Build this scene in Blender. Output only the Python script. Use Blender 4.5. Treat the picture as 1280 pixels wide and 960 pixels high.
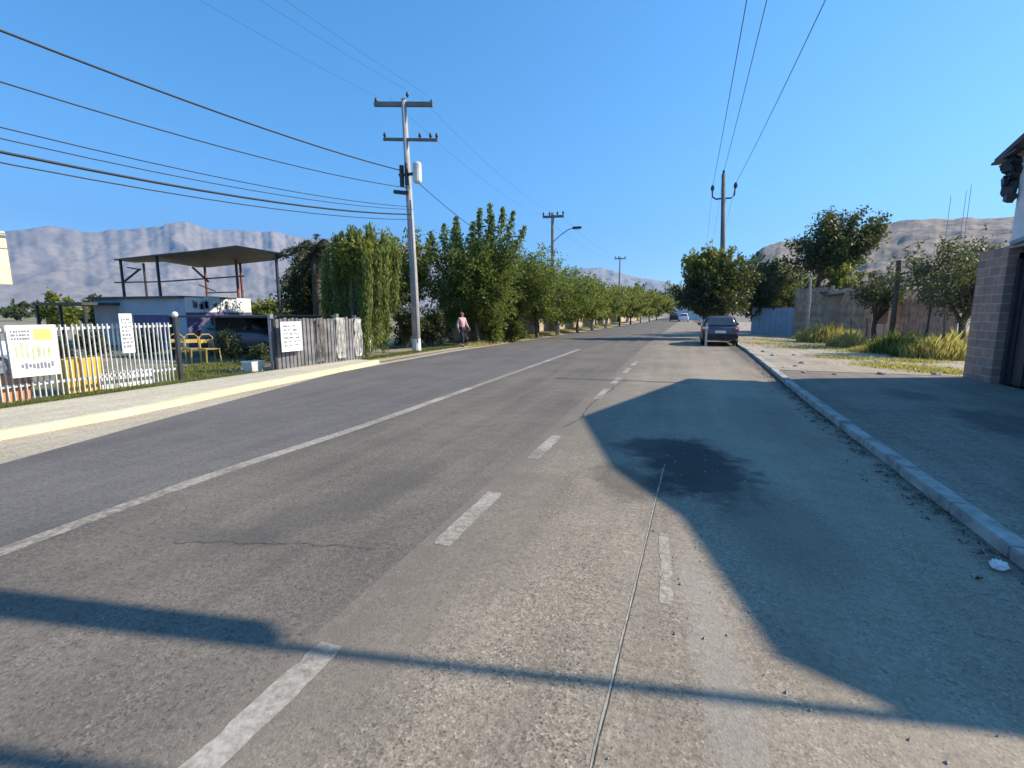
import bpy, bmesh, math, random
import numpy as np
from mathutils import Vector, Matrix
S = bpy.context.scene
COL = S.collection
for o in list(bpy.data.objects): bpy.data.objects.remove(o)

# ------------------------------------------------------------------ camera, sky, sun
H = 1.6; F = 600.0; PITCH = math.radians(8.437); YAW = math.radians(19.349)
cd = bpy.data.cameras.new('camera'); cam = bpy.data.objects.new('camera', cd); COL.objects.link(cam)
cam.location = (0, 0, H); cam.rotation_euler = (math.pi/2 - PITCH, 0, YAW)
cd.sensor_width = 36; cd.lens = 36*F/1280; cd.clip_end = 40000; cd.clip_start = .05
S.camera = cam
SUNH = Vector((.92, .39, 0)).normalized(); T = .72
ELEV = math.atan(T)
SUNV = (SUNH + Vector((0, 0, T))).normalized()
w = bpy.data.worlds.new('World'); S.world = w; w.use_nodes = True
nt = w.node_tree; bg = nt.nodes['Background']
sky = nt.nodes.new('ShaderNodeTexSky'); sky.sky_type = 'NISHITA'; sky.sun_disc = False
sky.sun_elevation = ELEV; sky.sun_rotation = math.atan2(SUNH.x, SUNH.y)
sky.altitude = 700; sky.air_density = 1.0; sky.dust_density = .3; sky.ozone_density = 2.5
# the camera's deep blue rendering of this sky: a response curve per channel on the sky's own colour
sep = nt.nodes.new('ShaderNodeSeparateColor'); com = nt.nodes.new('ShaderNodeCombineColor'); nt.links.new(sky.outputs[0], sep.inputs[0])
for i, (gam, gain) in enumerate(((1.2, .43), (.85, .665), (.85, .90))):
    p_ = nt.nodes.new('ShaderNodeMath'); p_.operation = 'POWER'; q_ = nt.nodes.new('ShaderNodeMath'); q_.operation = 'MULTIPLY'
    nt.links.new(sep.outputs[i], p_.inputs[0]); p_.inputs[1].default_value = gam
    nt.links.new(p_.outputs[0], q_.inputs[0]); q_.inputs[1].default_value = gain*.266**(gam-1); nt.links.new(q_.outputs[0], com.inputs[i])
nt.links.new(com.outputs[0], bg.inputs['Color'])
bg.inputs['Strength'].default_value = .12
sl = bpy.data.lights.new('sun', 'SUN'); sl.energy = 3.8; sl.angle = math.radians(.5); sl.color = (1, .88, .70)
sun = bpy.data.objects.new('sun', sl); COL.objects.link(sun)
sun.rotation_euler = SUNV.to_track_quat('Z', 'Y').to_euler()
S.view_settings.view_transform = 'Standard'; S.view_settings.look = 'None'
S.view_settings.exposure = 1.2; S.view_settings.gamma = 1
S.render.engine = 'CYCLES'
S.cycles.volume_bounces = 0; S.cycles.transparent_max_bounces = 8

# ------------------------------------------------------------------ survey helpers (photo point -> place in the world)
def ray(px, py):
    u = px-640; v = 480-py
    fw = F*math.cos(PITCH)+v*math.sin(PITCH); up = -F*math.sin(PITCH)+v*math.cos(PITCH)
    return (u*math.cos(YAW)-fw*math.sin(YAW), u*math.sin(YAW)+fw*math.cos(YAW), up)
def G(px, py, z=0.):
    a, b, c = ray(px, py); t = (z-H)/c; return (a*t, b*t)
def AY(px, py, Y):
    a, b, c = ray(px, py); t = Y/b; return (a*t, Y, H+c*t)
def AX(px, py, X):
    a, b, c = ray(px, py); t = X/a; return (X, b*t, H+c*t)

# ------------------------------------------------------------------ materials
def newmat(name):
    m = bpy.data.materials.new(name); m.use_nodes = True
    return m, m.node_tree, m.node_tree.nodes['Principled BSDF']
def c4(c): return (c[0], c[1], c[2], 1)
def node(nt, t, **kw):
    n = nt.nodes.new(t)
    for k, v in kw.items(): setattr(n, k, v)
    return n
def coord(nt, scale=(1, 1, 1), kind='Object'):
    tc = node(nt, 'ShaderNodeTexCoord'); mp = node(nt, 'ShaderNodeMapping')
    mp.inputs['Scale'].default_value = scale; nt.links.new(tc.outputs[kind], mp.inputs[0]); return mp.outputs[0]
def noise(nt, vec, scale, detail=4, rough=.55, dist=0):
    n = node(nt, 'ShaderNodeTexNoise'); n.inputs['Scale'].default_value = scale; n.inputs['Detail'].default_value = detail
    n.inputs['Roughness'].default_value = rough; n.inputs['Distortion'].default_value = dist
    nt.links.new(vec, n.inputs['Vector']); return n.outputs['Fac']
def ramp(nt, fac, stops):
    r = node(nt, 'ShaderNodeValToRGB'); e = r.color_ramp.elements
    while len(e) < len(stops): e.new(.5)
    for i, (p, c) in enumerate(stops): e[i].position = p; e[i].color = c4(c) if not isinstance(c, (int, float)) else (c, c, c, 1)
    nt.links.new(fac, r.inputs[0]); return r.outputs[0]
def mix(nt, fac, a, b, mode='MIX'):
    m = node(nt, 'ShaderNodeMix', data_type='RGBA', blend_type=mode)
    if hasattr(fac, 'links'): nt.links.new(fac, m.inputs[0])
    else: m.inputs[0].default_value = fac
    for i, v in ((6, a), (7, b)):
        if hasattr(v, 'links'): nt.links.new(v, m.inputs[i])
        else: m.inputs[i].default_value = c4(v)
    return m.outputs[2]
def mth(nt, op, a, b=0., clamp=False):
    m = node(nt, 'ShaderNodeMath', operation=op, use_clamp=clamp)
    for i, v in ((0, a), (1, b)):
        if hasattr(v, 'links'): nt.links.new(v, m.inputs[i])
        else: m.inputs[i].default_value = v
    return m.outputs[0]
def bump(nt, bs, h, strength=.3, dist=.01):
    b = node(nt, 'ShaderNodeBump'); b.inputs['Strength'].default_value = strength; b.inputs['Distance'].default_value = dist
    nt.links.new(h, b.inputs['Height']); nt.links.new(b.outputs[0], bs.inputs['Normal'])
def plain(name, col, rough=.7, metal=0., var=.18, scale=3., dirt=None, bmp=0., spec=None):
    m, nt, bs = newmat(name); v = coord(nt)
    n = noise(nt, v, scale, 6)
    c = ramp(nt, n, [(.3, [x*(1-var) for x in col]), (.7, [min(1, x*(1+var)) for x in col])])
    if dirt:
        n2 = noise(nt, v, scale*.6, 8, .65); f = ramp(nt, n2, [(.48, 0.), (.68, 1.)])
        c = mix(nt, f, c, dirt)
    nt.links.new(c, bs.inputs['Base Color']); bs.inputs['Roughness'].default_value = rough; bs.inputs['Metallic'].default_value = metal
    if spec is not None: bs.inputs['Specular IOR Level'].default_value = spec
    if bmp: bump(nt, bs, noise(nt, v, scale*12, 4), bmp, .01)
    return m
def leafmat(name, dark, mid, light, trans=.3):
    m, nt, bs = newmat(name)
    g = node(nt, 'ShaderNodeNewGeometry')
    n = noise(nt, coord(nt), .9, 3)
    f = mth(nt, 'ADD', mth(nt, 'MULTIPLY', g.outputs['Random Per Island'], .6), mth(nt, 'MULTIPLY', n, .5))
    c = ramp(nt, f, [(.2, dark), (.5, mid), (.85, light)])
    nt.links.new(c, bs.inputs['Base Color']); bs.inputs['Roughness'].default_value = .55
    bs.inputs['Specular IOR Level'].default_value = .3
    tr = node(nt, 'ShaderNodeBsdfTranslucent'); nt.links.new(mix(nt, .5, c, (.42, .46, .06)), tr.inputs[0])
    ms = node(nt, 'ShaderNodeMixShader'); ms.inputs[0].default_value = trans
    nt.links.new(bs.outputs[0], ms.inputs[1]); nt.links.new(tr.outputs[0], ms.inputs[2])
    nt.links.new(ms.outputs[0], nt.nodes['Material Output'].inputs['Surface'])
    return m
def pavement(name, base, light, dark, agg=70., aggamt=.5, patch=None, stains=(), gutter=None):
    """worn road surface: stone aggregate, broad wear, streaks along the lane, stains with a shape of their own"""
    base, light, dark = ([x*.84 for x in c_] for c_ in (base, light, dark))
    m, nt, bs = newmat(name); v = coord(nt); L = nt.links
    broad = noise(nt, v, .55, 6, .6); streak = noise(nt, coord(nt, (2.2, .12, 1)), 1.3, 5, .6)
    f = mth(nt, 'ADD', mth(nt, 'MULTIPLY', broad, .55), mth(nt, 'MULTIPLY', streak, .45))
    c = ramp(nt, f, [(.36, dark), (.5, base), (.64, light)])
    c = mix(nt, ramp(nt, noise(nt, v, 4.5, 6, .7), [(.42, 0.), (.62, .35)]), c, [x*.72 for x in base])
    vo = node(nt, 'ShaderNodeTexVoronoi'); vo.inputs['Scale'].default_value = agg; L.new(v, vo.inputs['Vector'])
    sp = node(nt, 'ShaderNodeSeparateColor'); L.new(vo.outputs['Color'], sp.inputs[0])
    stone = ramp(nt, sp.outputs[0], [(.0, .30), (.22, .85), (.7, 1.08), (.92, 1.35), (1., 1.9)])
    c = mix(nt, mth(nt, 'MULTIPLY', ramp(nt, noise(nt, coord(nt, (2.5, .35, 1)), .9, 5, .65), [(.35, .15), (.62, 1.)]), aggamt), c, stone, 'MULTIPLY')
    c = mix(nt, ramp(nt, noise(nt, v, 2.3, 7, .72), [(.5, 0.), (.66, .35)]), c, light)
    c2 = ramp(nt, noise(nt, v, 28, 3, .7), [(.35, .72), (.5, 1.), (.68, 1.22)])
    c = mix(nt, .8, c, c2, 'MULTIPLY')
    c = mix(nt, ramp(nt, noise(nt, v, 42, 2, .5), [(.64, 0.), (.70, .75)]), c, [x*.35 for x in base])
    sx = node(nt, 'ShaderNodeSeparateXYZ'); L.new(v, sx.inputs[0])
    wob = mth(nt, 'MULTIPLY', mth(nt, 'SUBTRACT', noise(nt, v, 1.9, 9, .74), .5), 2.1)
    for (x, y, rx, ry, ang, amt, col) in stains:
        ca, sa = math.cos(ang), math.sin(ang)
        dx = mth(nt, 'SUBTRACT', sx.outputs[0], x); dy = mth(nt, 'SUBTRACT', sx.outputs[1], y)
        a = mth(nt, 'DIVIDE', mth(nt, 'ADD', mth(nt, 'MULTIPLY', dx, ca), mth(nt, 'MULTIPLY', dy, sa)), rx)
        b = mth(nt, 'DIVIDE', mth(nt, 'SUBTRACT', mth(nt, 'MULTIPLY', dy, ca), mth(nt, 'MULTIPLY', dx, sa)), ry)
        d = mth(nt, 'ADD', mth(nt, 'MULTIPLY', a, a), mth(nt, 'MULTIPLY', b, b))
        d = mth(nt, 'ADD', mth(nt, 'SQRT', d), wob)
        k = mth(nt, 'MULTIPLY', mth(nt, 'SUBTRACT', 1.1, d, True), amt*(.9 if ry > 4 else 2.0), True)
        k = mth(nt, 'MINIMUM', k, amt)
        c = mix(nt, k, c, col)
    if gutter:                                   # leaf litter and grit lying along the kerb
        gx, gw, gc = gutter
        d = mth(nt, 'DIVIDE', mth(nt, 'SUBTRACT', gx, sx.outputs[0]), gw)
        d = mth(nt, 'ADD', d, mth(nt, 'MULTIPLY', mth(nt, 'SUBTRACT', noise(nt, v, 2.4, 6, .7), .5), 3.2))
        k = mth(nt, 'SUBTRACT', 1., d, True)
        k = mth(nt, 'MULTIPLY', k, ramp(nt, noise(nt, v, 9, 5, .8), [(.35, 0.), (.55, 1.)]))
        c = mix(nt, mth(nt, 'MULTIPLY', k, .85), c, gc)
    L.new(c, bs.inputs['Base Color']); bs.inputs['Roughness'].default_value = .85; bs.inputs['Specular IOR Level'].default_value = .25
    hgt = mth(nt, 'ADD', vo.outputs['Distance'], mth(nt, 'MULTIPLY', noise(nt, v, 30, 4), 1.5))
    bump(nt, bs, hgt, .3, .004)
    return m

M = {}
M['lane_left'] = pavement('grey asphalt', (.172, .158, .150), (.21, .195, .18), (.135, .125, .118), 120, .4)
M['lane_mid'] = pavement('brown grey asphalt', (.190, .165, .137), (.25, .216, .175), (.135, .119, .102), 105, .6,
    stains=[(-2.6, 3.4, .35, 1.5, -.25, .35, (.07, .066, .062)), (-3.0, 2.4, .5, .16, .2, .4, (.08, .075, .07))])
M['lane_right'] = pavement('pale worn chipseal', (.320, .268, .205), (.405, .34, .262), (.23, .193, .15), 105, .85,
    stains=[(1.0, 9, 1.1, 12, .0, .45, (.45, .375, .28)), (-1.75, 8, .85, 30, .0, .95, (.160, .138, .114)), (-1.0, 8.5, .6, 4.5, .05, .5, (.20, .18, .15)), (.22, 5.2, .58, 1.15, .12, .9, (.035, .033, .034)), (-.1, 5.9, .7, .45, .3, .8, (.05, .046, .045)), (-.45, 4.6, .34, .6, .2, .55, (.06, .054, .046)),
            (.75, 4.1, .5, 1.1, .2, .35, (.10, .09, .08)), (.55, 2.4, .2, .35, .4, .3, (.12, .10, .08)), (1.2, 8.5, .5, 2.0, 0, .3, (.1, .09, .085)), (.22, 2.3, .12, 1.2, .1, .35, (.34, .31, .27))],
    gutter=(2.2, .28, (.045, .035, .03)))
M['verge_right'] = pavement('dusty paving', (.28, .235, .19), (.36, .31, .25), (.19, .16, .135), 60, .5,
    stains=[(4.5, 8.5, .8, 1.3, .2, .6, (.05, .045, .045)), (4.1, 11, .5, .8, 0, .5, (.06, .055, .05)), (3.2, 5.3, .4, .5, 0, .4, (.07, .06, .055))])
M['sand'] = pavement('pale sandy gravel', (.52, .445, .335), (.62, .54, .42), (.37, .31, .23), 44, .45)
M['sidewalk'] = pavement('cement walk', (.66, .585, .44), (.74, .67, .52), (.52, .46, .35), 30, .25)
M['gravel'] = pavement('stony dirt', (.46, .385, .295), (.58, .50, .40), (.30, .25, .19), 22, .5)
M['concrete'] = plain('kerb concrete', (.40, .38, .35), .85, var=.25, scale=6, dirt=(.20, .18, .16), bmp=.4)
M['yellowkerb'] = plain('yellow kerb paint', (.78, .70, .40), .6, var=.12, scale=5, dirt=(.62, .56, .42))
M['tar'] = plain('tar seam', (.05, .047, .045), .6)
M['crack'] = plain('dusty joint filler', (.36, .32, .25), .9, var=.3, scale=12)
M['pole'] = plain('grey pole concrete', (.40, .38, .36), .8, var=.2, scale=2, dirt=(.25, .23, .21))
M['darkpole'] = plain('weathered pole concrete', (.17, .165, .16), .85, var=.25, scale=2)
M['steel'] = plain('dull galvanised steel', (.30, .31, .33), .5, .6, var=.2)
M['darksteel'] = plain('dark painted steel', (.045, .047, .055), .5, .3, var=.25)
M['rust'] = plain('rusty red steel', (.20, .075, .05), .75, .1, var=.35, scale=5)
M['wire'] = plain('black cable', (.015, .016, .018), .6)
M['ceramic'] = plain('brown insulator', (.06, .045, .04), .3)
M['whitepaint'] = plain('white paint', (.74, .74, .72), .55, var=.08, scale=2, dirt=(.55, .54, .5))
M['whitemetal'] = plain('white fence paint', (.66, .66, .64), .5, var=.1, scale=6, dirt=(.42, .40, .37))
M['board'] = plain('grey fence board', (.20, .195, .20), .8, var=.35, scale=3, dirt=(.12, .115, .11))
M['bark'] = plain('bark', (.11, .085, .062), .9, var=.4, scale=9, bmp=.8)
M['palebark'] = plain('pale limewashed bark', (.48, .44, .37), .9, var=.3, scale=9, bmp=.6)
M['dirtwall'] = plain('ochre plaster', (.46, .37, .26), .9, var=.2, scale=1.2, dirt=(.34, .27, .2))
M['roofdark'] = plain('dark sheet roof', (.07, .068, .066), .6, .2, var=.3, scale=2)
M['black'] = plain('black rubber', (.02, .02, .022), .7)
M['glass'] = plain('dark glass', (.05, .06, .075), .08, 0, var=.05, spec=.9)
M['carblue'] = plain('dark blue grey car paint', (.10, .11, .145), .28, .35, var=.06)
M['carwhite'] = plain('white car paint', (.72, .73, .74), .3, var=.04)
M['cardark'] = plain('black car paint', (.03, .03, .035), .3)
M['redlens'] = plain('red lamp lens', (.45, .03, .03), .2)
M['palelens'] = plain('clear lamp lens', (.75, .72, .75), .15)
M['yellowpl'] = plain('yellow plastic', (.70, .45, .06), .45, var=.12)
M['orangepl'] = plain('faded orange plastic', (.62, .30, .15), .5, var=.15)
M['bluewall'] = plain('blue grey wall paint', (.36, .42, .50), .7, var=.1, scale=1, dirt=(.28, .33, .40))  # shade on the white building's near side, put into the wall colour
M['purple'] = plain('violet tarp', (.11, .09, .20), .7, var=.3)
M['skin'] = plain('skin', (.42, .25, .17), .6, var=.05)
M['pink'] = plain('pale pink cotton', (.60, .36, .36), .85, var=.08)
M['trouser'] = plain('dark navy cloth', (.025, .027, .045), .85)
M['hair'] = plain('dark brown hair', (.03, .018, .012), .6)
M['wood'] = plain('grey brown planks', (.52, .33, .22), .85, var=.4, scale=3, dirt=(.33, .22, .15))
M['bluecorr'] = plain('pale blue sheet metal', (.36, .43, .52), .5, .2, var=.15)
M['pinkpanel'] = plain('salmon painted board', (.62, .38, .29), .7, var=.1)
M['stone'] = plain('field stone', (.34, .31, .27), .9, var=.3, scale=5, bmp=.5)
M['litter'] = plain('white paper', (.75, .74, .72), .8)
def marking():
    m, nt, bs = newmat('worn white road paint'); v = coord(nt)
    n = noise(nt, v, 22, 6, .75); b = noise(nt, v, 1.6, 4)
    f = ramp(nt, mth(nt, 'ADD', mth(nt, 'MULTIPLY', n, .6), mth(nt, 'MULTIPLY', b, .4)), [(.42, 0.), (.60, 1.)])
    c = mix(nt, f, (.20, .17, .135), (.44, .40, .33)); nt.links.new(c, bs.inputs['Base Color']); bs.inputs['Roughness'].default_value = .7
    bump(nt, bs, noise(nt, v, 60, 3), .4, .004)
    return m
M['mark'] = marking()
def faint():
    m, nt, bs = newmat('nearly gone road paint'); v = coord(nt)
    f = ramp(nt, noise(nt, v, 14, 6, .75), [(.44, 0.), (.60, 1.)])
    c = mix(nt, f, (.19, .165, .13), (.36, .32, .26)); nt.links.new(c, bs.inputs['Base Color']); bs.inputs['Roughness'].default_value = .8
    return m
M['faint'] = faint()
def faint2():
    m, nt, bs = newmat('patchy bay paint'); v = coord(nt)
    f = ramp(nt, noise(nt, v, 18, 7, .8), [(.44, 0.), (.62, 1.)])
    c = mix(nt, f, (.25, .205, .15), (.46, .42, .35)); nt.links.new(c, bs.inputs['Base Color']); bs.inputs['Roughness'].default_value = .8
    return m
M['faint2'] = faint2()
def block():
    m, nt, bs = newmat('unrendered block masonry'); tc = coord(nt, (1, 1, 1))
    # swap axes so that courses run level on a wall standing along Y
    sx = node(nt, 'ShaderNodeSeparateXYZ'); nt.links.new(tc, sx.inputs[0]); cb = node(nt, 'ShaderNodeCombineXYZ')
    nt.links.new(mth(nt, 'ADD', sx.outputs[0], sx.outputs[1]), cb.inputs[0]); nt.links.new(sx.outputs[2], cb.inputs[1])
    br = node(nt, 'ShaderNodeTexBrick'); br.inputs['Scale'].default_value = 1; br.inputs['Brick Width'].default_value = .40
    br.inputs['Row Height'].default_value = .2; br.inputs['Mortar Size'].default_value = .012
    br.inputs['Color1'].default_value = (.42, .26, .19, 1); br.inputs['Color2'].default_value = (.30, .20, .16, 1); br.inputs['Mortar'].default_value = (.42, .39, .35, 1)
    nt.links.new(cb.outputs[0], br.inputs[0])
    c = mix(nt, .6, br.outputs[0], ramp(nt, noise(nt, tc, 4, 6), [(.3, .6), (.7, 1.2)]), 'MULTIPLY')
    nt.links.new(c, bs.inputs['Base Color']); bs.inputs['Roughness'].default_value = .9; bump(nt, bs, br.outputs[1], -.5, .01); return m
M['block'] = block()
def hillmat(name, a, b, shrub, sc):
    m, nt, bs = newmat(name); v = coord(nt)
    c = ramp(nt, noise(nt, v, .004*sc, 8, .65), [(.35, a), (.65, b)])
    k = ramp(nt, noise(nt, v, .035*sc, 6, .7), [(.5, 0.), (.6, .8)])
    nt.links.new(mix(nt, k, c, shrub), bs.inputs['Base Color']); bs.inputs['Roughness'].default_value = .95; return m
M['mountain'] = hillmat('dry mountain rock', (.27, .235, .21), (.33, .29, .255), (.21, .185, .16), .6)
M['hill'] = hillmat('dry hillside', (.20, .145, .105), (.28, .21, .15), (.06, .056, .035), 3)
def groundmat():
    m, nt, bs = newmat('dry ground'); v = coord(nt)
    c = ramp(nt, noise(nt, v, .35, 8, .7), [(.35, (.20, .165, .115)), (.6, (.33, .28, .20))])
    k = ramp(nt, noise(nt, v, .12, 8, .7), [(.48, 0.), (.58, .9)])
    c = mix(nt, k, c, (.10, .12, .045)); nt.links.new(c, bs.inputs['Base Color']); bs.inputs['Roughness'].default_value = .95
    bump(nt, bs, noise(nt, v, 8, 6, .7), .6, .05); return m
M['ground'] = groundmat()
M['leafA'] = leafmat('street tree leaves', (.030, .055, .014), (.085, .135, .030), (.19, .235, .055), .42)
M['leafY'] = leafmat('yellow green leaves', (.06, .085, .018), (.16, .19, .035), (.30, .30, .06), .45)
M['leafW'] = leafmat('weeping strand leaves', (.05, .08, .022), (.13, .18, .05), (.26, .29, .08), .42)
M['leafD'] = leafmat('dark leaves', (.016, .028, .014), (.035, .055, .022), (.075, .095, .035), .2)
M['leafO'] = leafmat('olive dusty leaves', (.03, .036, .024), (.062, .07, .042), (.12, .125, .075), .2)
M['leafF'] = leafmat('far leaves', (.03, .045, .02), (.06, .085, .035), (.10, .12, .05))
M['grassY'] = leafmat('dry straw', (.30, .22, .07), (.50, .40, .14), (.66, .55, .24), .5)
M['grassG'] = leafmat('green grass', (.06, .085, .025), (.14, .165, .05), (.27, .28, .09), .45)

# ------------------------------------------------------------------ object helpers
def tag(o, label=None, cat=None, group=None, kind=None):
    if label: o['label'] = label
    if cat: o['category'] = cat
    if group: o['group'] = group
    if kind: o['kind'] = kind
    return o
def thing(name, label, cat, loc=(0, 0, 0), rz=0., group=None):
    o = bpy.data.objects.new(name, None); COL.objects.link(o); o.empty_display_size = .2
    o.location = loc; o.rotation_euler = (0, 0, rz); return tag(o, label, cat, group)
def link(name, me, parent=None, mat=None):
    o = bpy.data.objects.new(name, me); COL.objects.link(o)
    if mat:
        me.materials.append(M[mat] if isinstance(mat, str) else mat)
    if parent: o.parent = parent
    return o
def bobj(name, bm, mat, parent=None, smooth=False):
    me = bpy.data.meshes.new(name)
    bmesh.ops.recalc_face_normals(bm, faces=bm.faces[:])
    if smooth:
        for f in bm.faces: f.smooth = True
    bm.to_mesh(me); bm.free(); return link(name, me, parent, mat)
def fast(name, V, Fc, mat, parent=None, smooth=False):
    V = np.asarray(V, dtype=np.float32); Fc = np.asarray(Fc, dtype=np.int32); k = Fc.shape[1]
    me = bpy.data.meshes.new(name); me.vertices.add(len(V)); me.vertices.foreach_set('co', V.ravel())
    me.loops.add(Fc.size); me.loops.foreach_set('vertex_index', Fc.ravel()); me.polygons.add(len(Fc))
    me.polygons.foreach_set('loop_start', np.arange(0, Fc.size, k, dtype=np.int32)); me.update(calc_edges=True)
    me.polygons.foreach_set('use_smooth', np.full(len(Fc), bool(smooth)))
    return link(name, me, parent, mat)
def box(bm, x0, x1, y0, y1, z0, z1, mtx=None, bev=0.):
    r = bmesh.ops.create_cube(bm, size=1); vs = r['verts']
    for v in vs: v.co = Vector((x0+(v.co.x+.5)*(x1-x0), y0+(v.co.y+.5)*(y1-y0), z0+(v.co.z+.5)*(z1-z0)))
    if bev:
        es = list({e for v in vs for e in v.link_edges})
        r2 = bmesh.ops.bevel(bm, geom=es, offset=bev, segments=2, affect='EDGES'); vs = list({v for f in r2['faces'] for v in f.verts} | {v for v in vs if v.is_valid})
    if mtx: bmesh.ops.transform(bm, matrix=mtx, verts=vs)
    return vs
def tube(bm, pts, radii, n=8, cap=True):
    pts = [Vector(p) for p in pts]
    if isinstance(radii, (int, float)): radii = [radii]*len(pts)
    rings = []
    for i, p in enumerate(pts):
        d = (pts[min(i+1, len(pts)-1)]-pts[max(i-1, 0)]).normalized()
        a = d.cross(Vector((0, 0, 1)) if abs(d.z) < .9 else Vector((1, 0, 0))).normalized(); b = d.cross(a)
        rings.append([bm.verts.new(p+(a*math.cos(2*math.pi*k/n)+b*math.sin(2*math.pi*k/n))*radii[i]) for k in range(n)])
    for r0, r1 in zip(rings, rings[1:]):
        for k in range(n): bm.faces.new((r0[k], r0[(k+1) % n], r1[(k+1) % n], r1[k]))
    if cap: bm.faces.new(rings[0]); bm.faces.new(rings[-1])
def beam(bm, a, b, wd, hg=None):
    a, b = Vector(a), Vector(b); hg = hg or wd; d = b-a; q = d.to_track_quat('Y', 'Z').to_matrix().to_4x4()
    box(bm, -wd/2, wd/2, 0, d.length, -hg/2, hg/2, Matrix.Translation(a) @ q)
def sheet(name, left, right, z, mat, kind='structure', parent=None, sub=1):
    """strip between two polylines of (x, y)"""
    V = [(x, y, z) for x, y in left]+[(x, y, z) for x, y in right]; n = len(left)
    return tag(fast(name, V, [(i, n+i, n+i+1, i+1) for i in range(n-1)], mat, parent), kind=kind)
def thick(name, left, right, z0, z1, mat, kind='structure'):
    n = len(left); V = [(x, y, z) for z in (z0, z1) for x, y in left+right]; q = 2*n; Fc = []
    for i in range(n-1):
        Fc += [(q+i, q+n+i, q+n+i+1, q+i+1), (i, i+1, q+i+1, q+i), (n+i, q+n+i, q+n+i+1, n+i+1)]
    Fc += [(0, q, q+n, n), (n-1, 2*n-1, q+2*n-1, q+n-1)]
    return tag(fast(name, V, Fc, mat), kind=kind)
def interp(poly, y):
    for (xa, ya), (xb, yb) in zip(poly, poly[1:]):
        if y <= yb: return xa+(xb-xa)*(y-ya)/(yb-ya)
    return poly[-1][0]

# ------------------------------------------------------------------ ground, road, pavements
me_g = [(-6200, -6200), (6200, -6200), (6200, 6200), (-6200, 6200)]
tag(fast('ground', [(x, y, -.03) for x, y in me_g], [(0, 1, 2, 3)], 'ground'), kind='structure')
YS = [-12, -4, 0, 2.9, 3.9, 5.2, 7.5, 10.7, 14, 17.8, 22, 27, 33, 45, 60, 77, 93, 130, 200]
ROADL = [(-6.3, -12), (-6.5, 0), (-6.81, 2.9), (-7.09, 3.9), (-7.45, 5.2), (-8.75, 10.7), (-8.95, 17.8), (-8.3, 33), (-7.2, 60), (-6., 93), (-5.5, 200)]
WALKL = [(-10.1, -12), (-10.1, 4), (-10.15, 10), (-9.9, 16), (-9.2, 33), (-8.0, 77), (-7.3, 200)]
KERBR = [(2.05, -12), (2.1, 3.7), (2.2, 10.3), (2.45, 17), (2.6, 22), (2.62, 27), (2.9, 45), (3.4, 93), (3.5, 200)]
def bend(y): return 0 if y < 25 else min(1., (y-25)/70)*1.1
LINE = lambda y: -4.22+bend(y)
MID = lambda y: -1.55+.012*max(0, min(y, 16))+bend(y)
E = lambda poly, off=0.: [(interp(poly, y)+off, y) for y in YS]
ls = [(LINE(y)-.05, y) for y in YS]; ms = [(-1.66+bend(y), y) for y in YS]
tag(sheet('road', E(ROADL), ls, 0., 'lane_left'))
sheet('road_lane', [(x, y) for x, y in ls], ms, 0.0, 'lane_mid')
sheet('parking_lane', ms, E(KERBR), 0.0, 'lane_right')
bm = bmesh.new(); yy = -12.; rk = random.Random(7)
while yy < 60:
    ln_ = rk.uniform(.7, 1.15); y2 = yy+ln_-.01; xa, xb = interp(KERBR, yy), interp(KERBR, y2); dz = rk.gauss(0, .005); dx = rk.gauss(0, .004)
    vs = box(bm, 0, .148, 0, 1, -.1, .09+dz, bev=.008)
    for v in vs: f = v.co.y; v.co.y = yy+f*(y2-yy); v.co.x += xa+(xb-xa)*f+dx
    yy += ln_
tag(bobj('kerb', bm, 'concrete'), kind='structure')
sheet('pavement', E(KERBR, .152), [(30, y) if y > 14.8 else (6.6, y) for y in YS], .06, 'verge_right')
sheet('gravel_lot', [(interp(KERBR, y)+.16, y) for y in (14.6, 20, 26, 40, 90)], [(40, y) for y in (14.6, 20, 26, 40, 90)], .068, 'gravel')
sheet('roadside_sand', E(WALKL, -.1), E(ROADL, .02), -.004, 'sand')
ys2 = [-12, 0, 3.4, 4.8, 7.3, 10.8, 13]
yk = [(-8.1, -12), (-8.1, 4.8), (-8.42, 7.3), (-8.75, 10.8), (-9.2, 14)]
thick('sidewalk', [(interp(WALKL, y), y) for y in ys2], [(interp(yk, y)-.17, y) for y in ys2], -.05, .10, 'sidewalk')
thick('yellow_kerb', [(interp(yk, y)-.168, y) for y in ys2], [(interp(yk, y), y) for y in ys2], -.05, .107, 'yellowkerb')
ys3 = [13.05, 18, 27, 40, 60, 90]
sheet('footpath', [(interp(WALKL, y), y) for y in ys3], [(interp(ROADL, y)-.1-.3, y) for y in ys3], .02, 'sand')
# paint
yl = [.4+i*.8 for i in range(75)]
rj = random.Random(5)
def strip(x, y0, y1, wd, n=None):
    n = n or max(10, int((y1-y0)/.05)); ys = [y0+(y1-y0)*i/n for i in range(n+1)]
    e = lambda i: 1-.35*rj.random()*(i in (0, n))
    return [(x(y)-wd/2*e(i)+rj.gauss(0, .004), y) for i, y in enumerate(ys)], [(x(y)+wd/2*e(i)+rj.gauss(0, .004), y) for i, y in enumerate(ys)]
def paint(name, segs, wd, z, mat):
    V = []; Fc = []
    for x, y0, y1 in segs:
        l, r = strip(x, y0, y1, wd)
        b = len(V); n = len(l); V += [(a, c, z) for a, c in l]+[(a, c, z) for a, c in r]; Fc += [(b+i, b+n+i, b+n+i+1, b+i+1) for i in range(n-1)]
    return tag(fast(name, V, Fc, mat), kind='structure')
lx = lambda y: (LINE(y)+(.12 if y < 1.5 else 0) - .12*math.exp(-((y-3.2)/1.6)**2))
paint('edge_line', [(lx, 2.9, 9.3), (lx, 13.5, 21)], .165, .002, 'mark')
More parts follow.
